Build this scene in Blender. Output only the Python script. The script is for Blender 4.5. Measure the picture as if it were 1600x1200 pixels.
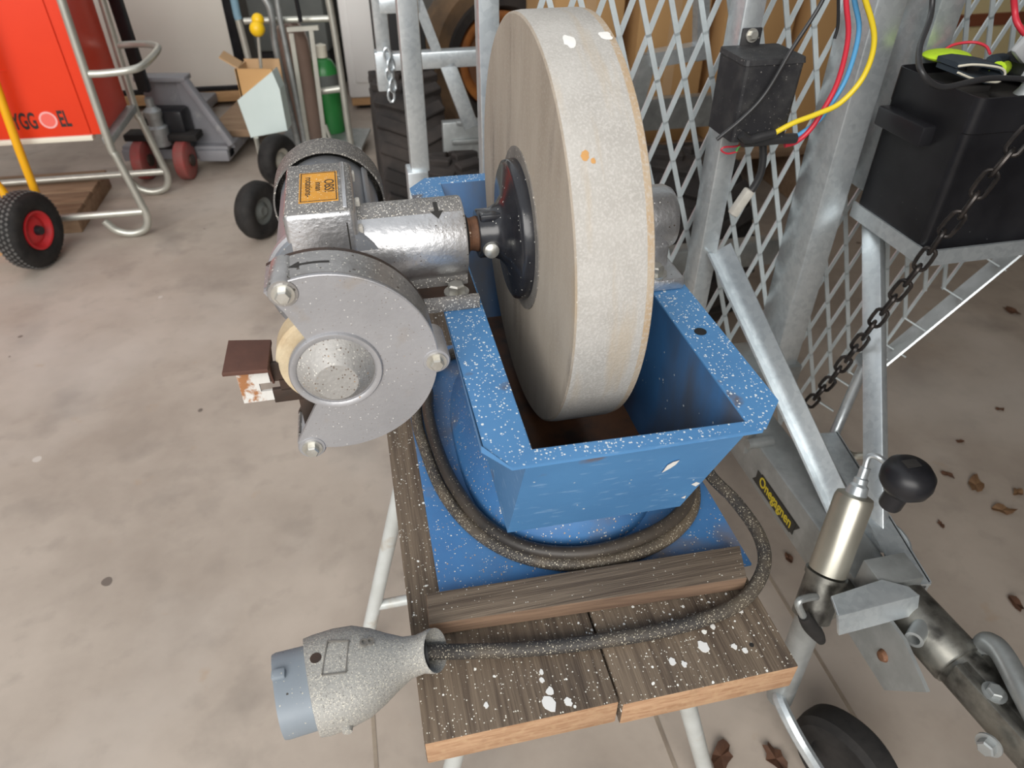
import bpy, bmesh, math, random
from math import sin, cos, pi, radians, hypot, atan2
from mathutils import Vector, Matrix

random.seed(7)
S = bpy.context.scene
for o in list(bpy.data.objects):
    bpy.data.objects.remove(o)
COL = S.collection

# ------------------------------------------------------------------ camera
FPX, PITCH, CAMH, AZ = 1110.0, radians(38.1), 1.45, radians(12.4)
cam_d = bpy.data.cameras.new('camera')
cam = bpy.data.objects.new('camera', cam_d)
COL.objects.link(cam)
cam.location = (0, 0, CAMH)
cam.rotation_euler = (pi / 2 - PITCH, 0, 0)
cam_d.sensor_width = 36
cam_d.lens = 36 * FPX / 1600
cam_d.clip_start = 0.02
cam_d.dof.use_dof = True
cam_d.dof.focus_distance = 0.88
cam_d.dof.aperture_fstop = 7.5
S.camera = cam

# ------------------------------------------------------------------ world, light, exposure
W = bpy.data.worlds.new('overcast_sky')
S.world = W
W.use_nodes = True
bg = W.node_tree.nodes['Background']
bg.inputs['Color'].default_value = (0.93, 0.965, 1.0, 1)
bg.inputs['Strength'].default_value = 0.75


def area(name, loc, target, sx, sy, power, color):
    d = bpy.data.lights.new(name, 'AREA')
    d.shape = 'RECTANGLE'
    d.size, d.size_y, d.energy, d.color = sx, sy, power, color
    o = bpy.data.objects.new(name, d)
    COL.objects.link(o)
    o.location = loc
    o.rotation_euler = (Vector(target) - Vector(loc)).to_track_quat('-Z', 'Y').to_euler()
    return o


area('daylight_through_garage_opening', (-1.2, -7.0, 5.6), (0.0, 1.8, 0.6), 10.0, 5.0, 1000, (1.0, 0.965, 0.915))
S.view_settings.view_transform = 'Standard'
S.view_settings.look = 'None'
S.view_settings.gamma = 1
S.view_settings.use_curve_mapping = False
S.view_settings.exposure = 0.12

# ------------------------------------------------------------------ frames: bench axes u (right), v (away), z and the world axes
UX, VX = Vector((cos(AZ), sin(AZ), 0)), Vector((-sin(AZ), cos(AZ), 0))
CAMP = Vector((0, 0, CAMH))
FWD, UPV = Vector((0, cos(PITCH), -sin(PITCH))), Vector((0, sin(PITCH), cos(PITCH)))


def _ray(px, py):
    return FWD + Vector((1, 0, 0)) * ((px - 800) / FPX) + UPV * ((600 - py) / FPX)


def uvz(p):
    return Vector((p.dot(UX), p.dot(VX), p.z))


def at_z(px, py, z):
    r = _ray(px, py)
    return uvz(CAMP + r * ((z - CAMH) / r.z))


def at_v(px, py, v):
    r = _ray(px, py)
    return uvz(CAMP + r * (v / r.dot(VX)))


def at_u(px, py, u):
    r = _ray(px, py)
    return uvz(CAMP + r * (u / r.dot(UX)))


def at_y(px, py, y):
    r = _ray(px, py)
    return CAMP + r * (y / r.y)


def at_g(px, py, z=0.0):
    r = _ray(px, py)
    return CAMP + r * ((z - CAMH) / r.z)


# ------------------------------------------------------------------ materials
def mat(name, col, rough=0.6, metal=0.0, col2=None, nscale=8.0, nfac=0.5, nlo=0.35, nhi=0.7, bump=0.0, bscale=60.0,
        specks=None, stretch=None, spec=None, vor=False, extra=None, coat=0.0):
    """procedural principled material; specks = list of (colour, scale, share, size[, roughness])"""
    m = bpy.data.materials.new(name)
    m.use_nodes = True
    nt = m.node_tree
    N, L = nt.nodes, nt.links
    b = N['Principled BSDF']
    b.inputs['Roughness'].default_value = rough
    b.inputs['Metallic'].default_value = metal
    b.inputs['Coat Weight'].default_value = coat
    if spec is not None:
        b.inputs['Specular IOR Level'].default_value = spec
    tc = N.new('ShaderNodeTexCoord')
    src = tc.outputs['Object']
    if stretch:
        mp = N.new('ShaderNodeMapping')
        mp.inputs['Scale'].default_value = stretch
        L.new(src, mp.inputs['Vector'])
        ssrc = mp.outputs['Vector']
    else:
        ssrc = src
    cur = None
    c4 = (*col, 1)
    if col2 is not None:
        if vor:
            t = N.new('ShaderNodeTexVoronoi')
            t.inputs['Scale'].default_value = nscale
            sp = N.new('ShaderNodeSeparateColor')
            L.new(t.outputs['Color'], sp.inputs[0])
            fac = sp.outputs[0]
        else:
            t = N.new('ShaderNodeTexNoise')
            t.inputs['Scale'].default_value = nscale
            t.inputs['Detail'].default_value = 6
            t.inputs['Roughness'].default_value = 0.6
            fac = t.outputs['Fac']
        L.new(ssrc, t.inputs['Vector'])
        mr = N.new('ShaderNodeMapRange')
        mr.inputs[1].default_value, mr.inputs[2].default_value = nlo, nhi
        L.new(fac, mr.inputs[0])
        mx = N.new('ShaderNodeMix')
        mx.data_type = 'RGBA'
        L.new(mr.outputs[0], mx.inputs[0])
        mx.inputs[6].default_value = c4
        mx.inputs[7].default_value = (*col2, 1)
        cur = mx.outputs[2]
    for e in (extra or []):           # (colour, scale, lo, hi, strength[, stretch]) additional noise layers
        t = N.new('ShaderNodeTexNoise')
        t.inputs['Scale'].default_value = e[1]
        t.inputs['Detail'].default_value = 5
        if len(e) > 5:
            mp = N.new('ShaderNodeMapping')
            mp.inputs['Scale'].default_value = e[5]
            mp.inputs['Location'].default_value = (e[1] * .37, 1.7, e[2])
            L.new(src, mp.inputs['Vector'])
            L.new(mp.outputs['Vector'], t.inputs['Vector'])
        else:
            L.new(src, t.inputs['Vector'])
        mr = N.new('ShaderNodeMapRange')
        mr.inputs[1].default_value, mr.inputs[2].default_value = e[2], e[3]
        mr.inputs[4].default_value = e[4]
        L.new(t.outputs['Fac'], mr.inputs[0])
        mx = N.new('ShaderNodeMix')
        mx.data_type = 'RGBA'
        L.new(mr.outputs[0], mx.inputs[0])
        if cur is None:
            mx.inputs[6].default_value = c4
        else:
            L.new(cur, mx.inputs[6])
        mx.inputs[7].default_value = (*e[0], 1)
        cur = mx.outputs[2]
    for sc in (specks or []):
        scol, scale, share, size = sc[:4]
        t = N.new('ShaderNodeTexVoronoi')
        t.inputs['Scale'].default_value = scale
        t.inputs['Randomness'].default_value = 1.0
        nz = N.new('ShaderNodeTexNoise')
        nz.inputs['Scale'].default_value = scale * 0.9
        vm = N.new('ShaderNodeMix')
        vm.data_type = 'VECTOR'
        vm.inputs[0].default_value = 0.35 / scale * 0.5
        L.new(src, nz.inputs['Vector'])
        va = N.new('ShaderNodeVectorMath')
        va.operation = 'MULTIPLY_ADD'
        L.new(nz.outputs['Color'], va.inputs[0])
        va.inputs[1].default_value = (0.5 / scale,) * 3
        L.new(src, va.inputs[2])
        N.remove(vm)
        L.new(va.outputs[0], t.inputs['Vector'])
        sp = N.new('ShaderNodeSeparateColor')
        L.new(t.outputs['Color'], sp.inputs[0])
        # dot radius varies per cell: size * random2, present only for random1 < share
        pr = N.new('ShaderNodeMath')
        pr.operation = 'LESS_THAN'
        L.new(sp.outputs[0], pr.inputs[0])
        pr.inputs[1].default_value = share
        rr = N.new('ShaderNodeMath')
        rr.operation = 'MULTIPLY'
        L.new(sp.outputs[1], rr.inputs[0])
        rr.inputs[1].default_value = size
        ls = N.new('ShaderNodeMath')
        ls.operation = 'LESS_THAN'
        L.new(t.outputs['Distance'], ls.inputs[0])
        L.new(rr.outputs[0], ls.inputs[1])
        an = N.new('ShaderNodeMath')
        an.operation = 'MULTIPLY'
        L.new(pr.outputs[0], an.inputs[0])
        L.new(ls.outputs[0], an.inputs[1])
        mx = N.new('ShaderNodeMix')
        mx.data_type = 'RGBA'
        L.new(an.outputs[0], mx.inputs[0])
        if cur is None:
            mx.inputs[6].default_value = c4
        else:
            L.new(cur, mx.inputs[6])
        mx.inputs[7].default_value = (*scol, 1)
        cur = mx.outputs[2]
        if metal > 0.2:
            iv = N.new('ShaderNodeMath')
            iv.operation = 'MULTIPLY_ADD'
            L.new(an.outputs[0], iv.inputs[0])
            iv.inputs[1].default_value = -metal
            prev = b.inputs['Metallic'].links
            if prev:
                L.new(prev[0].from_socket, iv.inputs[2])
            else:
                iv.inputs[2].default_value = metal
            iv.use_clamp = True
            L.new(iv.outputs[0], b.inputs['Metallic'])
    if cur is None:
        b.inputs['Base Color'].default_value = c4
    else:
        L.new(cur, b.inputs['Base Color'])
    if bump:
        t = N.new('ShaderNodeTexNoise')
        t.inputs['Scale'].default_value = bscale
        t.inputs['Detail'].default_value = 4
        L.new(ssrc if stretch else src, t.inputs['Vector'])
        bp = N.new('ShaderNodeBump')
        bp.inputs['Strength'].default_value = bump
        bp.inputs['Distance'].default_value = 0.002
        L.new(t.outputs['Fac'], bp.inputs['Height'])
        L.new(bp.outputs[0], b.inputs['Normal'])
    return m


WH = (0.80, 0.80, 0.76)
DUST = (0.55, 0.50, 0.42)
M = {}
M['concrete'] = mat('concrete', (0.46, 0.395, 0.335), 0.75, col2=(0.34, 0.285, 0.238), nscale=2.0, nlo=0.38, nhi=0.66, bump=0.15, bscale=40,
                    extra=[((0.24, 0.205, 0.175), 4.2, 0.55, 0.74, 0.7), ((0.30, 0.255, 0.215), 14, 0.56, 0.74, 0.45), ((0.56, 0.52, 0.48), 1.1, 0.5, 0.7, 0.5), ((0.40, 0.29, 0.19), 9.0, 0.68, 0.76, 0.5)],
                    specks=[((0.16, 0.13, 0.11), 7, 0.3, 0.12), ((0.55, 0.50, 0.45), 5, 0.2, 0.1)])
M['joint'] = mat('joint_filler', (0.36, 0.30, 0.23), 0.9, col2=(0.20, 0.16, 0.13), nscale=9)
M['wall'] = mat('plaster_wall', (0.30, 0.285, 0.265), 0.9, col2=(0.25, 0.24, 0.22), nscale=3)
M['shade_roof'] = mat('shade_roof_boards', (0.34, 0.32, 0.29), 0.9, col2=(0.28, 0.265, 0.245), nscale=3)
M['plank'] = mat('weathered_plank', (0.170, 0.128, 0.090), 0.85, col2=(0.072, 0.050, 0.035), nscale=5, nlo=0.36, nhi=0.68, stretch=(34, 1.1, 5), bump=0.7, bscale=14,
                 extra=[((0.030, 0.020, 0.016), 3.2, 0.60, 0.72, 0.75, (9, 1.0, 3)), ((0.24, 0.18, 0.13), 1.2, 0.52, 0.72, 0.5)],
                 specks=[(WH, 150, 0.22, 0.30), (WH, 60, 0.10, 0.22), ((0.7, 0.68, 0.6), 420, 0.24, 0.42)])
M['endgrain'] = mat('sawn_end_grain', (0.45, 0.28, 0.165), 0.8, col2=(0.33, 0.185, 0.10), nscale=7, nlo=0.4, nhi=0.62, stretch=(3, 3, 26), bump=0.35, bscale=22,
                    extra=[((0.47, 0.31, 0.18), 90, 0.5, 0.7, 0.7), ((0.20, 0.10, 0.05), 20, 0.64, 0.74, 0.6)])
M['batten'] = mat('weathered_batten', (0.180, 0.138, 0.100), 0.85, col2=(0.085, 0.062, 0.045), nscale=5, nlo=0.38, nhi=0.66, stretch=(1.2, 44, 5), bump=0.6, bscale=14,
                  specks=[((0.62, 0.58, 0.52), 50, 0.05, 0.24), ((0.7, 0.68, 0.6), 420, 0.08, 0.40)])
M['batten_side'] = mat('batten_sawn_side', (0.22, 0.14, 0.09), 0.85, col2=(0.10, 0.06, 0.04), nscale=5, stretch=(0.9, 30, 30), bump=0.4, bscale=14)
BL, BL2 = (0.085, 0.25, 0.50), (0.070, 0.212, 0.44)
M['blue'] = mat('blue_paint', BL, 0.42, col2=BL2, nscale=9, bump=0.06, bscale=90,
                extra=[((0.30, 0.48, 0.72), 40, 0.60, 0.70, 0.4, (1, 1, 3.5)), ((0.17, 0.11, 0.07), 13, 0.68, 0.76, 0.7)],
                specks=[((0.62, 0.68, 0.72), 200, 0.03, 0.3)])
M['blue_rim'] = mat('blue_paint_splattered', BL, 0.45, col2=BL2, nscale=9, bump=0.06, bscale=90,
                    extra=[((0.13, 0.095, 0.075), 17, 0.635, 0.70, 0.85)],
                    specks=[((0.80, 0.84, 0.84), 430, 0.34, 0.52), ((0.78, 0.82, 0.82), 260, 0.13, 0.44), ((0.78, 0.82, 0.82), 130, 0.05, 0.26)])
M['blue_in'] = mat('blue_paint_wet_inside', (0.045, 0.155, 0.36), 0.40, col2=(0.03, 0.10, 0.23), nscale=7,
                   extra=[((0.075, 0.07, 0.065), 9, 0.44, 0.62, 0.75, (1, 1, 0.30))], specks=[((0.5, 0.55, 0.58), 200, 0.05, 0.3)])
M['trough_floor'] = mat('rusty_sludge', (0.11, 0.045, 0.018), 0.55, col2=(0.035, 0.022, 0.016), nscale=14, nlo=0.4, nhi=0.62)
M['blue_base'] = mat('blue_paint_dusty_base', (0.050, 0.155, 0.355), 0.45, col2=(0.060, 0.20, 0.44), nscale=9, bump=0.06,
                     extra=[((0.19, 0.145, 0.10), 11, 0.54, 0.72, 0.75), ((0.12, 0.11, 0.11), 5, 0.5, 0.7, 0.4)],
                     specks=[((0.70, 0.66, 0.58), 420, 0.16, 0.42), ((0.42, 0.30, 0.20), 320, 0.12, 0.4), ((0.7, 0.68, 0.62), 160, 0.05, 0.26)])
M['stone'] = mat('grinding_stone', (0.44, 0.424, 0.396), 0.93, col2=(0.355, 0.338, 0.312), nscale=14, nlo=0.38, nhi=0.66, bump=0.3, bscale=420,
                 extra=[((0.52, 0.50, 0.475), 420, 0.48, 0.62, 0.55), ((0.36, 0.34, 0.315), 260, 0.55, 0.70, 0.4), ((0.42, 0.33, 0.22), 6, 0.56, 0.72, 0.45, (9, 1, 1))],
                 specks=[((0.62, 0.33, 0.10), 15, 0.05, 0.12), ((0.05, 0.045, 0.04), 50, 0.04, 0.10)])
M['stone_edge'] = mat('rust_tinted_stone_edge', (0.43, 0.375, 0.30), 0.93, col2=(0.40, 0.27, 0.15), nscale=9, nlo=0.38, nhi=0.66, bump=0.3, bscale=420, extra=[((0.50, 0.47, 0.43), 300, 0.5, 0.66, 0.5)])
M['grey_washer'] = mat('dusty_grey_washer', (0.20, 0.185, 0.165), 0.8, col2=(0.13, 0.12, 0.11), nscale=40, specks=[((0.5, 0.46, 0.40), 420, .3, .5)])
M['rust_spot'] = mat('rust_spot', (0.52, 0.28, 0.10), 0.9)
M['stone_face'] = mat('grinding_stone_side', (0.42, 0.365, 0.30), 0.93, col2=(0.32, 0.27, 0.215), nscale=6, nlo=0.36, nhi=0.66, bump=0.3, bscale=420,
                      stretch=(1, 2.2, 0.6), extra=[((0.12, 0.10, 0.085), 7, 0.57, 0.74, 0.65, (1, 3, 0.7)), ((0.42, 0.37, 0.31), 300, 0.52, 0.66, 0.6), ((0.40, 0.28, 0.15), 5, 0.6, 0.72, 0.5)],
                      specks=[((0.75, 0.72, 0.66), 200, 0.05, 0.22)])
M['black_gloss'] = mat('black_enamel', (0.013, 0.014, 0.018), 0.22, col2=(0.03, 0.03, 0.034), nscale=20, bump=0.1, bscale=70, specks=[((0.45, 0.45, 0.42), 340, 0.10, 0.34)])
M['silver'] = mat('silver_paint', (0.64, 0.64, 0.65), 0.34, 0.86, col2=(0.52, 0.52, 0.53), nscale=30, bump=0.35, bscale=150,
                  extra=[((0.16, 0.12, 0.095), 22, 0.66, 0.75, 0.6)], specks=[((0.78, 0.78, 0.74), 420, 0.06, 0.36), ((0.06, 0.045, 0.035), 330, 0.08, 0.34)])
M['silver_dust'] = mat('dusty_silver_paint', (0.24, 0.232, 0.225), 0.55, 0.25, col2=(0.17, 0.165, 0.16), nscale=30, bump=0.4, bscale=200,
                       specks=[((0.72, 0.70, 0.64), 620, 0.42, 0.55), ((0.46, 0.42, 0.36), 480, 0.30, 0.5), ((0.80, 0.78, 0.72), 300, 0.08, 0.36), ((0.05, 0.045, 0.04), 420, 0.14, 0.4)])
M['motor'] = mat('grey_motor_paint', (0.24, 0.26, 0.29), 0.42, 0.35, col2=(0.33, 0.33, 0.34), nscale=10, extra=[((0.12, 0.10, 0.09), 12, 0.6, 0.7, 0.8), ((0.36, 0.10, 0.12), 7, 0.70, 0.76, 0.7)],
                 specks=[((0.5, 0.48, 0.42), 420, 0.10, 0.4)])
M['fan_cover'] = mat('dusty_grey_fan_cover', (0.11, 0.105, 0.10), 0.6, 0.1, col2=(0.17, 0.16, 0.15), nscale=12, bump=0.3, bscale=200,
                     specks=[((0.60, 0.57, 0.50), 620, 0.36, 0.52), ((0.4, 0.37, 0.32), 420, 0.3, 0.5)])
M['cast'] = mat('cast_aluminium', (0.42, 0.42, 0.435), 0.46, 0.55, col2=(0.35, 0.35, 0.365), nscale=12, bump=0.12, bscale=220,
                extra=[((0.36, 0.31, 0.26), 26, 0.60, 0.72, 0.5)], specks=[((0.66, 0.65, 0.62), 480, 0.04, 0.36), ((0.20, 0.18, 0.165), 520, 0.10, 0.32), ((0.36, 0.26, 0.17), 200, 0.04, 0.3)])
M['cast_dusty'] = mat('dusty_cast_aluminium', (0.46, 0.45, 0.445), 0.38, 0.75, col2=(0.30, 0.29, 0.285), nscale=16, bump=0.2, bscale=200,
                      specks=[((0.66, 0.64, 0.58), 520, 0.24, 0.46), ((0.07, 0.06, 0.05), 240, 0.14, 0.42)])
M['boss'] = mat('dusty_cast_boss', (0.385, 0.375, 0.36), 0.6, 0.35, col2=(0.32, 0.31, 0.295), nscale=30, bump=0.3, bscale=260,
                specks=[((0.60, 0.58, 0.53), 560, 0.26, 0.46), ((0.13, 0.10, 0.08), 460, 0.24, 0.45), ((0.30, 0.21, 0.13), 300, .1, .4)])
M['bolt'] = mat('zinc_bolt', (0.60, 0.60, 0.57), 0.35, 0.75, col2=(0.45, 0.43, 0.38), nscale=60)
M['rust'] = mat('rusty_steel', (0.10, 0.042, 0.028), 0.7, 0.1, col2=(0.075, 0.032, 0.022), nscale=30, bump=0.15, bscale=160)
M['rust_white'] = mat('chipped_white_on_rust', (0.62, 0.61, 0.58), 0.6, 0, col2=(0.34, 0.15, 0.06), nscale=34, nlo=0.50, nhi=0.56, bump=0.3, bscale=120)
M['rust_shaft'] = mat('rusted_shaft', (0.20, 0.095, 0.05), 0.7, 0.3, col2=(0.10, 0.05, 0.03), nscale=60, bump=0.4, bscale=160, specks=[((0.5, 0.4, 0.3), 300, 0.2, 0.4)])
M['dark_steel'] = mat('dark_oily_steel', (0.035, 0.028, 0.024), 0.45, 0.3, col2=(0.07, 0.04, 0.028), nscale=20, bump=0.2)
M['cream_wheel'] = mat('cream_grinding_wheel', (0.62, 0.53, 0.37), 0.9, col2=(0.44, 0.33, 0.20), nscale=24, bump=0.3, bscale=300)
M['sticker'] = mat('orange_sticker', (0.72, 0.33, 0.03), 0.5, col2=(0.60, 0.27, 0.03), nscale=40, specks=[((0.78, 0.70, 0.5), 620, 0.25, 0.46)])
M['ink'] = mat('black_ink', (0.02, 0.018, 0.016), 0.6)
M['rubber'] = mat('dusty_cable_rubber', (0.045, 0.040, 0.036), 0.6, col2=(0.115, 0.090, 0.062), nscale=9, nlo=0.45, nhi=0.66, specks=[((0.48, 0.43, 0.33), 760, 0.32, 0.55), ((0.56, 0.51, 0.40), 520, 0.14, 0.46)])
M['rubber_dark'] = mat('dark_cable_rubber', (0.028, 0.024, 0.021), 0.5, col2=(0.065, 0.052, 0.040), nscale=8, nlo=0.45, nhi=0.66, specks=[((0.42, 0.37, 0.28), 700, 0.10, 0.5)])
M['plug_dark'] = mat('darker_plug_relief', (0.16, 0.15, 0.135), 0.8)  # even darker grey that sets off the moulded digit and frame
M['plug'] = mat('dusty_plug_shell', (0.36, 0.35, 0.325), 0.62, 0.15, col2=(0.29, 0.29, 0.275), nscale=12, bump=0.35, bscale=300,
                specks=[((0.60, 0.57, 0.49), 900, 0.45, 0.65), ((0.18, 0.17, 0.155), 800, 0.28, 0.55)])
M['plug_face'] = mat('blue_grey_contact_shroud', (0.21, 0.245, 0.28), 0.55, 0.05, col2=(0.25, 0.28, 0.31), nscale=14, specks=[((0.06, 0.055, 0.05), 150, 0.05, 0.3), ((0.50, 0.47, 0.40), 500, 0.06, 0.4)])
M['galv'] = mat('galvanised_steel', (0.62, 0.67, 0.695), 0.33, 0.66, col2=(0.54, 0.59, 0.62), nscale=110, nlo=0.2, nhi=0.8, vor=True, extra=[((0.74, 0.78, 0.80), 12, 0.45, 0.7, 0.5), ((0.42, 0.46, 0.49), 30, 0.58, 0.72, 0.5)])
M['galv_mesh'] = mat('galvanised_mesh', (0.60, 0.66, 0.68), 0.35, 0.35, col2=(0.50, 0.56, 0.58), nscale=30)
M['galv_dull'] = mat('dull_galvanised_steel', (0.40, 0.42, 0.42), 0.46, 0.6, col2=(0.30, 0.315, 0.31), nscale=14, extra=[((0.50, 0.52, 0.52), 30, 0.5, 0.7, 0.5)])
M['galv_dirty'] = mat('greasy_zinc_steel', (0.27, 0.265, 0.235), 0.36, 0.7, col2=(0.11, 0.105, 0.095), nscale=14, nlo=0.4, nhi=0.62, extra=[((0.035, 0.032, 0.028), 24, 0.55, 0.68, 0.85)])
M['zinc'] = mat('yellow_zinc_tube', (0.50, 0.48, 0.41), 0.34, 0.75, col2=(0.42, 0.40, 0.34), nscale=10)
M['black_plastic'] = mat('black_plastic', (0.009, 0.009, 0.011), 0.36, spec=0.35, col2=(0.022, 0.022, 0.025), nscale=8, specks=[((0.10, 0.10, 0.10), 200, 0.02, 0.2)])
M['relay'] = mat('dusty_black_box', (0.022, 0.022, 0.025), 0.55, spec=0.35, col2=(0.055, 0.054, 0.054), nscale=20, nlo=0.45, nhi=0.7, specks=[((0.17, 0.16, 0.15), 300, 0.16, 0.42)])
M['black_rubber'] = mat('black_rubber', (0.014, 0.0135, 0.0135), 0.75, spec=0.3, col2=(0.036, 0.033, 0.031), nscale=14, bump=0.2)
M['tyre'] = mat('dusty_tyre', (0.020, 0.017, 0.016), 0.85, col2=(0.050, 0.040, 0.035), nscale=8, nlo=0.4, nhi=0.7, bump=0.3, bscale=60)
M['tyre_grey'] = mat('grey_dusty_tyre', (0.080, 0.078, 0.074), 0.85, col2=(0.13, 0.125, 0.12), nscale=12, bump=0.2)
M['wire_red'] = mat('red_wire', (0.62, 0.035, 0.06), 0.4)
M['wire_blue'] = mat('blue_wire', (0.10, 0.36, 0.66), 0.4)
M['wire_yellow'] = mat('yellow_wire', (0.82, 0.62, 0.03), 0.4)
M['wire_black'] = mat('black_wire', (0.03, 0.03, 0.032), 0.4)
M['wire_green'] = mat('green_wire', (0.06, 0.45, 0.08), 0.4)
M['ferrule'] = mat('white_nylon', (0.60, 0.58, 0.53), 0.5, col2=(0.48, 0.46, 0.41), nscale=60)
M['chain'] = mat('black_chain_steel', (0.022, 0.020, 0.020), 0.35, 0.55, col2=(0.06, 0.05, 0.045), nscale=40)
M['hivis'] = mat('yellow_green_fabric', (0.55, 0.80, 0.03), 0.85, col2=(0.44, 0.68, 0.02), nscale=60, bump=0.4, bscale=300)
M['navy'] = mat('dark_navy_fabric', (0.022, 0.032, 0.045), 0.9, col2=(0.035, 0.048, 0.062), nscale=40)
M['smoke_plastic'] = mat('grey_translucent_plastic', (0.42, 0.43, 0.44), 0.3)
M['decal_black'] = mat('black_decal', (0.025, 0.025, 0.022), 0.5)
M['decal_yellow'] = mat('yellow_lettering', (0.70, 0.55, 0.03), 0.5)
M['red_paint'] = mat('red_cabinet_paint', (0.82, 0.050, 0.012), 0.33, col2=(0.76, 0.042, 0.010), nscale=2.2)
M['red_wheel'] = mat('worn_red_wheel', (0.36, 0.060, 0.055), 0.6, col2=(0.26, 0.10, 0.085), nscale=18)
M['red_rim'] = mat('red_rim', (0.55, 0.020, 0.025), 0.4)
M['pink'] = mat('pink_print', (0.85, 0.42, 0.40), 0.5)
M['pale_red'] = mat('pale_red_print', (0.82, 0.14, 0.11), 0.5)
M['cream_sill'] = mat('cream_sill', (0.78, 0.74, 0.62), 0.5)
M['yellow_paint'] = mat('yellow_orange_paint', (0.85, 0.42, 0.008), 0.4)
M['yellow_ball'] = mat('yellow_plastic', (0.88, 0.55, 0.01), 0.4)
M['tube_steel'] = mat('pale_zinc_tube', (0.58, 0.58, 0.52), 0.36, 0.6, col2=(0.48, 0.48, 0.43), nscale=14)
M['pallet'] = mat('pallet_wood', (0.36, 0.24, 0.15), 0.85, col2=(0.24, 0.15, 0.09), nscale=4, stretch=(1.5, 8, 8), bump=0.3, bscale=10)
M['pallet_new'] = mat('fresh_pallet_wood', (0.55, 0.33, 0.16), 0.8, col2=(0.42, 0.24, 0.11), nscale=4, stretch=(1.5, 8, 8))
M['jack_grey'] = mat('grey_jack_paint', (0.27, 0.27, 0.29), 0.5, col2=(0.22, 0.22, 0.235), nscale=6, extra=[((0.5, 0.5, 0.49), 12, 0.6, 0.72, 0.4)])
M['white_panel'] = mat('off_white_panel', (0.86, 0.82, 0.74), 0.5, col2=(0.82, 0.78, 0.70), nscale=2)
M['white_enamel'] = mat('white_enamel', (0.86, 0.85, 0.83), 0.4, col2=(0.82, 0.81, 0.79), nscale=2)
M['card'] = mat('brown_cardboard', (0.56, 0.33, 0.14), 0.85, col2=(0.50, 0.29, 0.12), nscale=3)
M['card_pale'] = mat('pale_cardboard', (0.58, 0.38, 0.21), 0.85, col2=(0.50, 0.32, 0.17), nscale=4)
M['pale_green'] = mat('pale_green_plastic', (0.66, 0.76, 0.74), 0.45, col2=(0.60, 0.70, 0.68), nscale=4)
M['green'] = mat('green_cylinder_paint', (0.03, 0.22, 0.05), 0.35, col2=(0.02, 0.16, 0.04), nscale=4)
M['brown_cyl'] = mat('brown_metal_cylinder', (0.34, 0.24, 0.195), 0.25, 0.25, col2=(0.26, 0.18, 0.145), nscale=3)
M['rust_orange'] = mat('rusty_orange_rim', (0.46, 0.17, 0.035), 0.75, col2=(0.24, 0.085, 0.03), nscale=7, nlo=0.4, nhi=0.7, bump=0.3)
M['rust_brown'] = mat('brown_rusty_disc', (0.13, 0.060, 0.035), 0.8, col2=(0.20, 0.10, 0.05), nscale=6)
M['tyre_tan'] = mat('mud_tan_tyre', (0.20, 0.125, 0.068), 0.9, col2=(0.11, 0.075, 0.048), nscale=6, nlo=0.4, nhi=0.65)
M['cream_panel'] = mat('cream_yellow_panel', (0.80, 0.68, 0.38), 0.6, col2=(0.76, 0.63, 0.34), nscale=3)
M['brown_strip'] = mat('red_brown_strip', (0.27, 0.085, 0.04), 0.6)
M['leaf'] = mat('dry_leaf', (0.11, 0.048, 0.024), 0.8, col2=(0.06, 0.028, 0.016), nscale=30)
M['leaf_pale'] = mat('pale_dry_leaf', (0.22, 0.125, 0.06), 0.8, col2=(0.13, 0.065, 0.032), nscale=30)
M['leg_white'] = mat('white_leg_paint', (0.60, 0.63, 0.62), 0.42, 0.15, col2=(0.50, 0.52, 0.50), nscale=12, extra=[((0.42, 0.36, 0.28), 16, 0.64, 0.74, 0.7)])
M['shadow_black'] = mat('black_interior', (0.01, 0.01, 0.011), 0.7)  # plain black, also painted in for shade in the plug mouth and gap
M['blue_sleeve'] = mat('blue_grey_sleeve', (0.20, 0.34, 0.43), 0.6)
M['dark_bin'] = mat('dark_grey_green_plastic', (0.10, 0.11, 0.105), 0.6, col2=(0.14, 0.15, 0.14), nscale=4)
M['clear_grey'] = M['smoke_plastic']
M['white_paint_drop'] = mat('white_paint_drop', (0.80, 0.79, 0.76), 0.7)


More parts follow.
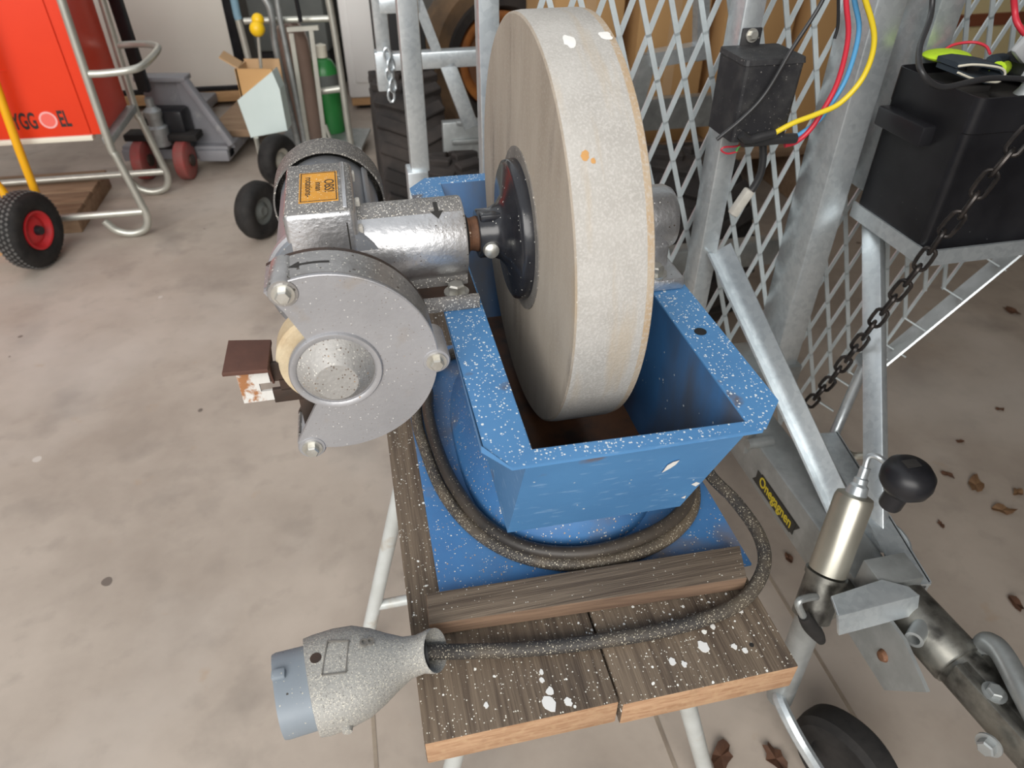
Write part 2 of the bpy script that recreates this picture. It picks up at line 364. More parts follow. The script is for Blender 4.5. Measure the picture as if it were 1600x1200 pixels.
# ------------------------------------------------------------------ mesh builder
class MB:
    def __init__(self):
        self.bm = bmesh.new()

    def merge(self, b2, mtx=None):
        if mtx is not None:
            bmesh.ops.transform(b2, matrix=mtx, verts=b2.verts)
        me = bpy.data.meshes.new('tmp')
        b2.to_mesh(me)
        b2.free()
        self.bm.from_mesh(me)
        bpy.data.meshes.remove(me)
        return self

    def box(self, c, s, bevel=0.0, rot=None, seg=2):
        b = bmesh.new()
        bmesh.ops.create_cube(b, size=1.0)
        bmesh.ops.scale(b, vec=Vector(s), verts=b.verts)
        if bevel:
            bmesh.ops.bevel(b, geom=b.edges[:], offset=bevel, segments=seg, affect='EDGES', profile=0.5)
        m = Matrix.Translation(Vector(c))
        if rot is not None:
            m = m @ rot.to_4x4()
        return self.merge(b, m)

    def span(self, a, b, bevel=0.0):
        a, b = Vector(a), Vector(b)
        s = b - a
        return self.box((a + b) / 2, (abs(s.x), abs(s.y), abs(s.z)), bevel)

    def bar(self, p0, p1, w, h, up=(0, 0, 1), bevel=0.0):
        """rectangular bar from p0 to p1; h measured along up, w across"""
        p0, p1, up = Vector(p0), Vector(p1), Vector(up)
        d = (p1 - p0)
        n = d.length
        d.normalize()
        x = d.cross(up).normalized()
        z = x.cross(d).normalized()
        R = Matrix((x, d, z)).transposed()
        return self.box((p0 + p1) / 2, (w, n, h), bevel, R)

    def lathe(self, o, axis, prof, n=32, closed=False):
        """prof: (radius, distance along axis) from o"""
        o, a = Vector(o), Vector(axis).normalized()
        t = Vector((0, 0, 1)) if abs(a.z) < 0.9 else Vector((1, 0, 0))
        x = a.cross(t).normalized()
        y = a.cross(x).normalized()
        bm = self.bm
        rings = []
        for r, h in prof:
            if r < 1e-6:
                rings.append([bm.verts.new(o + a * h)])
            else:
                rings.append([bm.verts.new(o + a * h + (x * cos(2 * pi * k / n) + y * sin(2 * pi * k / n)) * r) for k in range(n)])
        pairs = list(zip(rings, rings[1:]))
        if closed:
            pairs.append((rings[-1], rings[0]))
        for A, B in pairs:
            for k in range(n):
                k2 = (k + 1) % n
                if len(A) == 1 and len(B) == 1:
                    continue
                if len(A) == 1:
                    f = (A[0], B[k2], B[k])
                elif len(B) == 1:
                    f = (A[k], A[k2], B[0])
                else:
                    f = (A[k], A[k2], B[k2], B[k])
                bm.faces.new(f)
        return self

    def cyl(self, p0, p1, r0, r1=None, n=24, bv=0.0):
        p0, p1 = Vector(p0), Vector(p1)
        L = (p1 - p0).length
        r1 = r0 if r1 is None else r1
        if bv:
            prof = [(0, 0), (r0 - bv, 0), (r0, bv), (r1, L - bv), (r1 - bv, L), (0, L)]
        else:
            prof = [(0, 0), (r0, 0), (r1, L), (0, L)]
        return self.lathe(p0, p1 - p0, prof, n)

    def tube(self, pts, r, n=10, closed=False, sub=6, smooth=True):
        P = [Vector(p) for p in pts]
        if smooth and len(P) > 2:
            Q = []
            m = len(P)
            rng = range(m if closed else m - 1)
            for i in rng:
                if closed:
                    a, b, c, d = P[(i - 1) % m], P[i], P[(i + 1) % m], P[(i + 2) % m]
                else:
                    b, c = P[i], P[i + 1]
                    a = P[i - 1] if i > 0 else b * 2 - c
                    d = P[i + 2] if i + 2 < m else c * 2 - b
                for k in range(sub):
                    t = k / sub
                    Q.append(0.5 * ((2 * b) + (c - a) * t + (2 * a - 5 * b + 4 * c - d) * t * t + (3 * b - a - 3 * c + d) * t ** 3))
            if not closed:
                Q.append(P[-1])
            P = Q
        bm = self.bm
        m = len(P)
        rings = []
        prev = None
        for i in range(m):
            if closed:
                T = (P[(i + 1) % m] - P[(i - 1) % m])
            else:
                T = P[min(i + 1, m - 1)] - P[max(i - 1, 0)]
            T.normalize()
            if prev is None:
                t = Vector((0, 0, 1)) if abs(T.z) < 0.9 else Vector((1, 0, 0))
                x = T.cross(t).normalized()
            else:
                x = (prev - T * prev.dot(T)).normalized()
            prev = x
            y = T.cross(x)
            rr = r(i / (m - 1)) if callable(r) else r
            rings.append([bm.verts.new(P[i] + (x * cos(2 * pi * k / n) + y * sin(2 * pi * k / n)) * rr) for k in range(n)])
        for i in range(m if closed else m - 1):
            A, B = rings[i], rings[(i + 1) % m]
            for k in range(n):
                bm.faces.new((A[k], A[(k + 1) % n], B[(k + 1) % n], B[k]))
        if not closed:
            bm.faces.new(rings[0][::-1])
            bm.faces.new(rings[-1])
        return self

    def prism(self, poly, o, ex, ey, depth, bevel=0.0):
        """2-D outline poly in axes ex, ey from o, extruded by depth along ex x ey"""
        o, ex, ey = Vector(o), Vector(ex), Vector(ey)
        ez = ex.cross(ey)
        b = bmesh.new()
        v0 = [b.verts.new(o + ex * x + ey * y) for x, y in poly]
        v1 = [b.verts.new(o + ex * x + ey * y + ez * depth) for x, y in poly]
        n = len(poly)
        bot = b.faces.new(v0[::-1])
        top = b.faces.new(v1)
        for k in range(n):
            b.faces.new((v0[k], v0[(k + 1) % n], v1[(k + 1) % n], v1[k]))
        b.normal_update()
        if bevel:
            ed = list(top.edges)
            bmesh.ops.bevel(b, geom=ed, offset=bevel, segments=2, affect='EDGES', profile=0.5)
        bmesh.ops.triangulate(b, faces=[f for f in b.faces if len(f.verts) > 4])
        return self.merge(b)

    def quad(self, *pts):
        self.bm.faces.new([self.bm.verts.new(Vector(p)) for p in pts])
        return self

    def ball(self, c, r, scale=(1, 1, 1), u=20, v=12):
        b = bmesh.new()
        bmesh.ops.create_uvsphere(b, u_segments=u, v_segments=v, radius=r)
        bmesh.ops.scale(b, vec=Vector(scale), verts=b.verts)
        return self.merge(b, Matrix.Translation(Vector(c)))

    def loft(self, rings, cap=True):
        bm = self.bm
        R = [[bm.verts.new(Vector(p)) for p in ring] for ring in rings]
        n = len(R[0])
        for A, B in zip(R, R[1:]):
            for k in range(n):
                bm.faces.new((A[k], A[(k + 1) % n], B[(k + 1) % n], B[k]))
        if cap:
            bm.faces.new(R[0][::-1])
            bm.faces.new(R[-1])
        return self

    def hexbolt(self, c, axis, r, h, washer=True):
        a = Vector(axis).normalized()
        c = Vector(c)
        if washer:
            self.lathe(c, a, [(0, 0), (r * 1.45, 0), (r * 1.45, h * .25), (0, h * .25)], 20)
            c = c + a * h * .25
        self.lathe(c, a, [(0, 0), (r, 0), (r, h * .8), (r * .82, h), (0, h)], 6)
        return self


BASE = {}


def _finish(name, mb, m, base, smooth=35, mat2=None):
    bm = mb.bm
    bmesh.ops.translate(bm, vec=-Vector(base), verts=bm.verts)
    bmesh.ops.recalc_face_normals(bm, faces=bm.faces)
    me = bpy.data.meshes.new(name)
    if mat2:
        bm.normal_update()
        for f in bm.faces:
            for i, (mm, fn) in enumerate(mat2):
                if fn(f.normal, f.calc_center_median() + Vector(base)):
                    f.material_index = i + 1
    bm.to_mesh(me)
    bm.free()
    me.materials.append(m)
    for mm, fn in (mat2 or []):
        me.materials.append(mm)
    if smooth:
        me.polygons.foreach_set('use_smooth', [True] * len(me.polygons))
        me.set_sharp_from_angle(angle=radians(smooth))
    return bpy.data.objects.new(name, me)


def _place(o, base, frame):
    if frame == 'b':
        o.location = UX * base[0] + VX * base[1] + Vector((0, 0, base[2]))
        o.rotation_euler = (0, 0, AZ)
    elif frame == 'r':
        o.location = base
        o.rotation_euler = (0, 0, radians(10.5))
    else:
        o.location = base


def _tag(o, label, cat, group=None, kind=None):
    o['label'] = label
    o['category'] = cat
    if group:
        o['group'] = group
    if kind:
        o['kind'] = kind


def thing(name, label, cat, base, frame='b', group=None):
    o = bpy.data.objects.new(name, None)
    COL.objects.link(o)
    o.empty_display_size = 0.05
    _place(o, base, frame)
    _tag(o, label, cat, group)
    BASE[o.name] = Vector(base)
    return o


def part(name, mb, m, parent, smooth=35, mat2=None, label=None, kind=None):
    base = BASE[parent.name]
    o = _finish(name, mb, m, base, smooth, mat2)
    COL.objects.link(o)
    o.parent = parent
    BASE[o.name] = base
    if label:
        o['label'] = label
    if kind:
        o['kind'] = kind
    return o


def single(name, mb, m, label, cat, base, frame='b', group=None, smooth=35, mat2=None, kind=None):
    o = _finish(name, mb, m, base, smooth, mat2)
    COL.objects.link(o)
    _place(o, base, frame)
    _tag(o, label, cat, group, kind)
    BASE[o.name] = Vector(base)
    return o


def structure(name, mb, m, frame='w', smooth=0, base=(0, 0, 0)):
    o = _finish(name, mb, m, base, smooth)
    COL.objects.link(o)
    _place(o, base, frame)
    o['kind'] = 'structure'
    BASE[o.name] = Vector(base)
    return o


def copy_tree(o, parent=None):
    c = o.copy()
    COL.objects.link(c)
    BASE[c.name] = BASE[o.name]
    if parent:
        c.parent = parent
    for ch in o.children:
        copy_tree(ch, c)
    return c


def letters(s, size, o, ex, ey, depth=0.0008, sx=1.0, align='CENTER', bold=0.0):
    """flat lettering as a mesh: centred at o, reading along ex, top towards ey"""
    cu = bpy.data.curves.new('letters', 'FONT')
    cu.body = s
    cu.size = size
    cu.extrude = depth
    cu.offset = bold
    cu.align_x = align
    cu.align_y = 'CENTER'
    ob = bpy.data.objects.new('letters', cu)
    COL.objects.link(ob)
    dg = bpy.context.evaluated_depsgraph_get()
    me = bpy.data.meshes.new_from_object(ob.evaluated_get(dg))
    bpy.data.objects.remove(ob)
    b = bmesh.new()
    b.from_mesh(me)
    bpy.data.meshes.remove(me)
    bmesh.ops.scale(b, vec=(sx, 1, 1), verts=b.verts)
    ex, ey = Vector(ex).normalized(), Vector(ey).normalized()
    R = Matrix((ex, ey, ex.cross(ey))).transposed().to_4x4()
    mb = MB()
    mb.merge(b, Matrix.Translation(Vector(o)) @ R)
    return mb


# ================================================================== SETTING
X0, X1, Y0, Y1, HC = -4.6, 4.6, -2.2, 6.2, 3.6
floor = structure('floor', MB().span((X0 - 6, Y0 - 4.0, -0.12), (X1 + 1, Y1 + 1, 0)), M['concrete'], 'b')
BASE[floor.name] = Vector((0, 0, 0))
for u, v1 in ((-0.124, 0.80), (0.448, 0.95), (0.85, 0.95)):
    part('expansion_joint', MB().bar((u, -1.5, 0.0006), (u, v1, 0.0006), 0.008, 0.0022), M['joint'], floor, smooth=0)
structure('wall_back', MB().span((X0, Y1, 0), (X1, Y1 + .12, HC)), M['wall'], 'b')
structure('wall_left', MB().span((X0 - .12, -0.9, 0), (X0, Y1, HC)), M['wall'], 'b')
structure('wall_right', MB().span((X1, -0.9, 0), (X1 + .12, Y1, HC)), M['wall'], 'b')
structure('added_shade_roof', MB().span((0.75, -0.9, 2.6), (X1, Y1, 2.7)).span((X0, 5.2, 2.6), (0.749, Y1, 2.7)), M['shade_roof'], 'b')  # unseen roof, added over the right side to shade the floor below
structure('added_shade_wall', MB().span((0.75, -0.90, 0), (X1, -0.78, HC)), M['wall'], 'b')  # unseen wall, added to keep daylight off the floor at right

# ================================================================== WORK BENCH
zb = 0.69
bench = thing('work_bench', 'low bench of two weathered paint-spattered planks on white tubular legs', 'bench', (0.2, 0.7, 0))


def is_end(n, c):
    return n.y < -0.8


for k, (u0, u1, v0, zz) in enumerate(((-0.014, 0.2015, 0.3655, 0.0), (0.2045, 0.418, 0.3615, 0.001))):
    part('plank', MB().span((u0, v0, zb - 0.045 + zz), (u1, 1.26, zb + zz - (0.001 if k else 0)), 0.0025), M['plank'], bench, smooth=40, mat2=[(M['endgrain'], is_end)])
for p0, p1 in (((0.035, 0.93, 0.645), (-0.134, 0.93, 0.0)), ((0.37, 0.93, 0.645), (0.54, 0.93, 0.0)), ((0.31, 0.50, 0.645), (0.498, 0.50, 0.0)), ((0.075, 0.50, 0.645), (-0.02, 0.55, 0.0))):
    part('leg', MB().tube([p0, p1], 0.0145, 14, smooth=False), M['leg_white'], bench)
part('stretcher', MB().tube([(-0.085, 0.93, 0.16), (0.49, 0.93, 0.165)], 0.011, 12, smooth=False), M['leg_white'], bench)
part('cross_rail', MB().bar((0.03, 0.93, 0.632), (0.40, 0.93, 0.632), 0.03, 0.026), M['leg_white'], bench)
part('cross_rail', MB().bar((0.06, 0.50, 0.632), (0.36, 0.50, 0.632), 0.03, 0.026), M['leg_white'], bench)
for (px, py, r_) in ((858, 1100, .0085), (888, 1097, .0045), (860, 1080, .005), (1099, 1011, .007), (1051, 1034, .0045), (1069, 1038, .0035), (847, 1063, .003), (760, 1102, .003), (846, 1050, .003), (1114, 979, .003), (1155, 952, .005), (1164, 1016, .0035), (1147, 1010, .0035)):
    q = at_z(px, py, zb + .0004)
    rnd = random.Random(px)
    pts_ = [(q.x + r_ * rnd.uniform(.65, 1.15) * cos(2 * pi * k / 12), q.y + 1.25 * r_ * rnd.uniform(.65, 1.15) * sin(2 * pi * k / 12)) for k in range(12)]
    part('paint_drop', MB().prism(pts_, (0, 0, zb), (1, 0, 0), (0, 1, 0), 0.0007), M['white_paint_drop'], bench, smooth=0, label='white paint drop')
part('nail_hole', MB().cyl((0.377, 0.398, zb), (0.377, 0.398, zb + 0.0008), 0.0028, n=10), M['ink'], bench)

batten = single('wood_batten', MB().prism([(0.008, 0.489), (0.402, 0.470), (0.417, 0.519), (0.010, 0.533)], (0, 0, 0.6945), (1, 0, 0), (0, 1, 0), 0.0225, 0.002),
                M['batten'], 'grey weathered strip of wood lying across the front of the blue base plate', 'wood', (0.2, 0.5, 0.6945), smooth=30,
                mat2=[(M['batten_side'], lambda n, c: n.z < 0.5)])

# ================================================================== WET GRINDER
GR = thing('grinding_machine', 'blue trough wet grinder with a big pale grindstone and a silver side motor', 'grinder', (0.225, 0.78, 0.69))
part('base_plate', MB().span((0.027, 0.503, 0.6902), (0.431, 1.08, 0.6942), 0.001), M['blue_base'], GR)


def superring(cu, cv, a, b, z, e=2.6, n=48):
    out = []
    for k in range(n):
        t = 2 * pi * k / n
        c, s = cos(t), sin(t)
        out.append((cu + a * math.copysign(abs(c) ** (2 / e), c), cv + b * math.copysign(abs(s) ** (2 / e), s), z))
    return out


part('pedestal', MB().loft([superring(0.228, 0.80, 0.142, 0.225, 0.694), superring(0.228, 0.80, 0.140, 0.222, 0.712), superring(0.228, 0.80, 0.122, 0.205, 0.735),
                            superring(0.226, 0.80, 0.105, 0.19, 0.765), superring(0.224, 0.79, 0.098, 0.18, 0.7905)]), M['blue_base'], GR, smooth=60)

# trough: rim flange with cut corners, sloping end walls, steep side walls
ZR, ZB = 1.0, 0.79
oc = [(0.075, 0.474), (0.098, 0.445), (0.343, 0.443), (0.375, 0.478), (0.375, 1.085), (0.345, 1.118), (0.102, 1.120), (0.075, 1.085)]
ic = [(0.121, 0.4625), (0.331, 0.4565), (0.331, 1.098), (0.124, 1.098)]
ib = [(0.1185, 0.548), (0.326, 0.543), (0.326, 1.005), (0.1185, 1.005)]
trough = MB()
bm = trough.bm
vo = [[bm.verts.new((x, y, z)) for x, y in oc] for z in (ZR, ZR - 0.0065)]
vi = [bm.verts.new((x, y, ZR)) for x, y in ic]
vb = [bm.verts.new((x, y, ZB + 0.004)) for x, y in ib]
off = 0.0045
wo = [(ic[0][0] - off, ic[0][1] - off), (ic[1][0] + off, ic[1][1] - off), (ic[2][0] + off, ic[2][1] + off), (ic[3][0] - off, ic[3][1] + off)]
wb = [(ib[0][0] - off, ib[0][1] - off), (ib[1][0] + off, ib[1][1] - off), (ib[2][0] + off, ib[2][1] + off), (ib[3][0] - off, ib[3][1] + off)]
vw = [bm.verts.new((x, y, ZR - 0.0065)) for x, y in wo]
vwb = [bm.verts.new((x, y, ZB)) for x, y in wb]


def ring8(O, I):
    bm.faces.new((O[0], O[1], I[0]))
    bm.faces.new((O[1], O[2], I[1], I[0]))
    bm.faces.new((O[2], O[3], I[1]))
    bm.faces.new((O[3], O[4], I[2], I[1]))
    bm.faces.new((O[4], O[5], I[2]))
    bm.faces.new((O[5], O[6], I[3], I[2]))
    bm.faces.new((O[6], O[7], I[3]))
    bm.faces.new((O[7], O[0], I[0], I[3]))


ring8(vo[0], vi)
ring8(vo[1], vw)
for k in range(8):
    bm.faces.new((vo[0][k], vo[0][(k + 1) % 8], vo[1][(k + 1) % 8], vo[1][k]))
for A, B in ((vi, vb), (vw, vwb)):
    for k in range(4):
        bm.faces.new((A[k], A[(k + 1) % 4], B[(k + 1) % 4], B[k]))
bm.faces.new(vb)
bm.faces.new(vwb)
bm.normal_update()
bmesh.ops.bevel(bm, geom=[e for e in bm.edges if all(abs(v.co.z - ZR) < 1e-5 for v in e.verts) and (len([v for v in e.verts if v in vi]) != 1)], offset=0.0022, segments=2, affect='EDGES', profile=0.5)


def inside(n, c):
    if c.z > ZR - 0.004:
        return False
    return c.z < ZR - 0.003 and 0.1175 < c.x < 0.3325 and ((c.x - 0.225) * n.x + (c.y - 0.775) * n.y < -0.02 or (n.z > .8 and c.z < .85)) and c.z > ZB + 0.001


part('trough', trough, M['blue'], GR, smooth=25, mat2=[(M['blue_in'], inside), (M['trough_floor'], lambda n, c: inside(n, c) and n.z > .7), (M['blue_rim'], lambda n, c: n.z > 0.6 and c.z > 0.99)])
part('rim_hole', MB().cyl((0.352, 0.608, 1.0002), (0.352, 0.608, 1.001), 0.007, n=14), M['shadow_black'], GR, label='dark round bolt hole in the rim')

def on_front(px, py, off=0.0006):
    r = _ray(px, py)
    nrm = VX * -1 + Vector((0, 0, -0.4225))
    p0 = VX * (0.4527 - off) + Vector((0, 0, 0.9935))
    return uvz(CAMP + r * ((p0 - CAMP).dot(nrm) / r.dot(nrm)))


for outl in (((1034, 739), (1043, 727), (1052, 722), (1062, 719), (1056, 726), (1047, 732)), ((1080, 757), (1088, 753), (1094, 755), (1087, 760)), ((1064, 778), (1072, 774), (1070, 779))):
    f = MB()
    f.loft([[on_front(x, y, 0.0) for x, y in outl], [on_front(x, y, 0.0007) for x, y in outl]])
    part('paint_scratch', f, M['white_paint_drop'], GR, smooth=0, label='white scratch on the blue trough front')

# big stone
vc_, zc_ = 0.783, 1.061
stone = MB().lathe((0.182, vc_, zc_), (1, 0, 0), [(0.02, 0), (0.2355, 0), (0.238, 0.0015), (0.2392, 0.010), (0.2392, 0.070), (0.238, 0.0775), (0.2355, 0.079), (0.02, 0.079)], 160)
wheel = part('grindstone', stone, M['stone'], GR, smooth=30, mat2=[(M['stone_face'], lambda n, c: n.x < -0.8), (M['stone_edge'], lambda n, c: c.x > 0.253 and n.x < 0.8)])
def on_tread(px, py, R_=0.2394):
    best = None
    for k in range(1600):
        t = -1.2 + 3.0 * k / 1600
        v, z = vc_ - R_ * cos(t), zc_ + R_ * sin(t)
        r = _ray(px, py)
        k2 = v / r.dot(VX)
        p = uvz(CAMP + r * k2)
        if best is None or abs(p.z - z) < best[0]:
            best = (abs(p.z - z), p.x, t)
    return best[1], best[2]


def tread_spot(name, px, py, ru, rv, m, hole=False, lab=None):
    u0, t0 = on_tread(px, py)
    mb = MB()
    R_ = 0.2395
    n = 14
    rnd = random.Random(px)
    ring = []
    for k in range(n):
        a = 2 * pi * k / n
        q = rnd.uniform(.8, 1.15)
        du, dt = ru * q * cos(a), rv * q * sin(a) / R_
        ring.append((u0 + du, vc_ - R_ * cos(t0 + dt), zc_ + R_ * sin(t0 + dt)))
    c0 = mb.bm.verts.new((u0, vc_ - (R_ + .0002) * cos(t0), zc_ + (R_ + .0002) * sin(t0)))
    vs = [mb.bm.verts.new(p) for p in ring]
    for k in range(n):
        mb.bm.faces.new((vs[k], vs[(k + 1) % n], c0))
    part(name, mb, m, wheel, smooth=0, label=lab)


tread_spot('paint_spot', 889, 64, 0.0065, 0.011, M['white_paint_drop'], lab='white paint spot on the stone')
tread_spot('paint_spot', 946, 56, 0.0065, 0.008, M['white_paint_drop'], lab='white paint spot on the stone')
tread_spot('rust_spot', 914, 243, 0.0042, 0.005, M['rust_spot'], lab='orange rust spot on the stone')
tread_spot('rust_spot', 927, 251, 0.0022, 0.003, M['rust_spot'], lab='orange rust spot on the stone')
hub = MB().lathe((0.128, vc_, zc_), (1, 0, 0), [(0.012, 0), (0.028, 0), (0.0295, 0.002), (0.0295, 0.017), (0.034, 0.026), (0.044, 0.0335), (0.078, 0.0375), (0.083, 0.040), (0.0845, 0.044), (0.0845, 0.0535), (0.02, 0.0535)], 64)
hb = part('hub_flange', hub, M['black_gloss'], GR, smooth=50, label='glossy black hub flange')
part('washer_ring', MB().lathe((0.1805, vc_, zc_), (1, 0, 0), [(0.08, 0), (0.098, 0), (0.098, 0.0025), (0.08, 0.0025)], 64), M['grey_washer'], hb)
part('set_screw', MB().lathe((0.140, vc_ - 0.0265, zc_ - 0.008), (0, -1, 0.1), [(0, 0), (0.0095, 0), (0.010, 0.004), (0.009, 0.009), (0.005, 0.0115), (0, 0.012)], 20), M['bolt'], hb, label='zinc set screw head')
part('hub_rib', MB().box((0.145, vc_ - 0.012, zc_ + 0.026), (0.030, 0.014, 0.010), 0.003), M['black_gloss'], hb)
part('shaft', MB().lathe((0.108, vc_, zc_), (1, 0, 0), [(0, 0), (0.0205, 0), (0.0215, 0.008), (0.0195, 0.012), (0.0215, 0.020), (0.0215, 0.03), (0.015, 0.2), (0.015, 0.25), (0, 0.25)], 32), M['rust_shaft'], GR, label='rust-brown shaft')
part('shaft_seal', MB().lathe((0.106, vc_, zc_), (1, 0, 0), [(0, 0), (0.028, 0), (0.028, 0.006), (0.024, 0.010), (0, 0.010)], 40), M['black_rubber'], GR)

# right bearing
rb = part('bearing_block', MB().lathe((0.285, vc_, zc_ - 0.002), (1, 0, 0), [(0, 0), (0.039, 0), (0.041, 0.003), (0.041, 0.083), (0.037, 0.091), (0.02, 0.094), (0, 0.094)], 40)
          .span((0.312, 0.735, 1.0), (0.362, 0.83, 1.045), 0.004).span((0.309, 0.700, 1.0005), (0.372, 0.866, 1.016), 0.004), M['silver'], GR, smooth=40)
part('bolt', MB().hexbolt((0.338, 0.718, 1.016), (0, 0, 1), 0.0105, 0.010), M['bolt'], rb)
part('bolt', MB().hexbolt((0.338, 0.848, 1.016), (0, 0, 1), 0.0105, 0.010), M['bolt'], rb)

# left bearing tube, its foot
tb = part('bearing_tube', MB().lathe((-0.014, vc_, zc_), (1, 0, 0), [(0, 0), (0.047, 0), (0.0475, 0.002), (0.0475, 0.122), (0.0465, 0.1245), (0.022, 0.1245), (0, 0.122)], 64), M['silver'], GR, smooth=40,
          mat2=[(M['silver_dust'], lambda n, c: n.z > 0.90 and abs(n.x) < .3)])
_dec = MB()


def on_tube(s, t, r=0.0479):
    return (s, vc_ - r * sin(t), zc_ + r * cos(t))


for a, b in (((0.0765, 0.10), (0.0815, 0.46)),):
    n = 6
    for k in range(n):
        t0, t1 = a[1] + (b[1] - a[1]) * k / n, a[1] + (b[1] - a[1]) * (k + 1) / n
        _dec.quad(on_tube(a[0], t0), on_tube(b[0], t0), on_tube(b[0], t1), on_tube(a[0], t1))
_dec.bm.faces.new([_dec.bm.verts.new(p) for p in (on_tube(0.0715, 0.44), on_tube(0.0868, 0.44), on_tube(0.080, 0.66, 0.0482))])
part('rotation_arrow', _dec, M['ink'], tb, label='black arrow mark')
part('mounting_foot', MB().span((0.022, 0.722, 1.0005), (0.118, 0.845, 1.0085), 0.001), M['dark_steel'], GR, label='dark rusty foot plate')
ft = part('foot_casting', MB().span((0.0, 0.757, 1.006), (0.112, 0.81, 1.024), 0.003).span((0.030, 0.7115, 1.0), (0.118, 0.7205, 1.0165), 0.0015).span((0.030, 0.845, 1.0), (0.118, 0.853, 1.015), 0.0015), M['silver_dust'], GR)
part('bolt', MB().hexbolt((0.094, 0.738, 1.0085), (0, 0, 1), 0.0105, 0.0105), M['bolt'], ft)

# gear housing
gh_m = MB().span((-0.088, 0.737, 0.965), (-0.0105, 0.885, 1.1265), 0.007)
gh = part('gear_housing', gh_m, M['silver'], GR, smooth=50, mat2=[(M['silver_dust'], lambda n, c: n.z > 0.75)])
part('housing_seam', MB().span((-0.0235, 0.742, 1.1255), (-0.0185, 0.876, 1.1285), 0.0012), M['silver'], gh)
part('cover_joint', MB().span((-0.0222, 0.7364, 1.03), (-0.0208, 0.738, 1.112)), M['ink'], gh)
part('bolt', MB().box((-0.008, 0.79, 1.108), (0.006, 0.010, 0.016), 0.002), M['ferrule'], gh)
part('bolt', MB().box((-0.008, 0.752, 1.094), (0.006, 0.010, 0.014), 0.002), M['ferrule'], gh)
part('bolt', MB().box((-0.0095, 0.868, 1.112), (0.004, 0.010, 0.012), 0.0015), M['ferrule'], gh)
stk = part('warning_sticker', MB().span((-0.0705, 0.764, 1.1264), (-0.0275, 0.850, 1.1271)), M['sticker'], gh, smooth=0, label='orange warning sticker with black lettering')
ST = 1.1272
for s, size, u in (('OBS!', 0.0155, -0.0375), ('innan', 0.0105, -0.0490), ('rotations-', 0.0115, -0.0600)):
    lm = letters(s, size, (u, 0.807, ST), (0, -1, 0), (1, 0, 0), 0.0002, 1.15 if s != 'rotations-' else 1.25)
    o = part('lettering', lm, M['ink'], gh, smooth=0)
fr = MB()
for a, b in (((-0.0690, 0.766), (-0.0290, 0.767)), ((-0.0690, 0.847), (-0.0290, 0.848)), ((-0.0690, 0.766), (-0.0680, 0.848)), ((-0.0300, 0.766), (-0.0290, 0.848))):
    fr.span((a[0], a[1], ST - 0.0001), (b[0], b[1], ST + 0.0002))
part('sticker_border', fr, M['ink'], gh, smooth=0)

# motor
MU, MZ = -0.047, 1.034
mo = part('motor', MB().lathe((MU, 0.738, MZ), (0, 1, 0), [(0, 0), (0.070, 0), (0.0715, 0.003), (0.0715, 0.014), (0.0665, 0.018), (0.0665, 0.24), (0.06, 0.262), (0, 0.262)], 64), M['motor'], GR, smooth=40)
part('fan_cover', MB().lathe((MU, 0.968, MZ), (0, 1, 0), [(0.0735, 0), (0.0760, 0), (0.0765, 0.052), (0.072, 0.064), (0.05, 0.069), (0, 0.069), (0, 0.067), (0.05, 0.067), (0.0700, 0.062), (0.0735, 0.05)], 64, closed=False), M['fan_cover'], mo, smooth=40)
part('cooling_fin', MB().box((MU + 0.052, 0.87, MZ + 0.047), (0.004, 0.20, 0.008), 0.001, Matrix.Rotation(radians(-48), 3, 'Y')), M['motor'], mo)
part('motor_flange', MB().lathe((MU, 0.745, MZ), (0, 1, 0), [(0, 0), (0.070, 0), (0.0745, 0.005), (0.0745, 0.014), (0, 0.014)], 64), M['cast'], mo)

# wheel guard in front of the motor
GU, GZ, GRd = -0.052, 1.030, 0.1035
VF, VK = 0.585, 0.634
ring_c, ring_r = (-0.049, 1.027), 0.0455


def guard_outline(R):
    pts = []
    for k in range(57):
        t = radians(117 - (117 + 119) * k / 56)
        pts.append((GU + R * cos(t), GZ + R * sin(t)))
    pts.append((-0.0755, 0.987))
    t0, t1 = radians(-123), radians(-241)
    for k in range(19):
        t = t0 + (t1 - t0) * k / 18
        pts.append((ring_c[0] + ring_r * cos(t), ring_c[1] + ring_r * sin(t)))
    pts.append((-0.0855, 1.100))
    return pts


# outline in (u, z), extruded towards the viewer (-v)
def prism_uz(mb, poly, v_back, depth, bevel=0.0):
    return mb.prism([(x, z) for x, z in poly], (0, v_back, 0), (1, 0, 0), (0, 0, 1), depth, bevel)


cov = prism_uz(MB(), guard_outline(GRd)[::-1], VF + 0.006, 0.006, 0.0)
gd = part('wheel_guard', cov, M['cast'], GR, smooth=30)
band = MB()
n = 56
rings = []
for k in range(n + 1):
    t = radians(117 - (117 + 119) * k / n)
    c, s = cos(t), sin(t)
    rings.append([(GU + r * c, v, GZ + r * s) for r, v in ((0.0995, VF + .0068), (0.1040, VF + .0068), (0.1040, VK), (0.0995, VK))])
band.loft(rings)
part('guard_band', band, M['cast_dusty'], gd, smooth=40)
part('guard_back', prism_uz(MB(), guard_outline(0.104)[::-1], VK + 0.006, 0.005), M['dark_steel'], gd, smooth=30)
seam = MB()
seam.tube([(GU + 0.1038 * cos(radians(112 - 112 * k / 24)), VF + .0005, GZ + 0.1038 * sin(radians(112 - 112 * k / 24))) for k in range(25)], 0.0011, 6, smooth=False)
part('guard_seam', seam, M['cast'], gd)
part('cone_boss', MB().lathe((ring_c[0], VF + 0.003, ring_c[1] + 0.001), (0, -1, 0), [(0.0375, 0), (0.0375, 0.004), (0.0365, 0.0048), (0.0225, 0.0225), (0.0205, 0.024), (0, 0.024)], 56), M['boss'], gd, smooth=30, label='round cone-shaped boss speckled with grit')
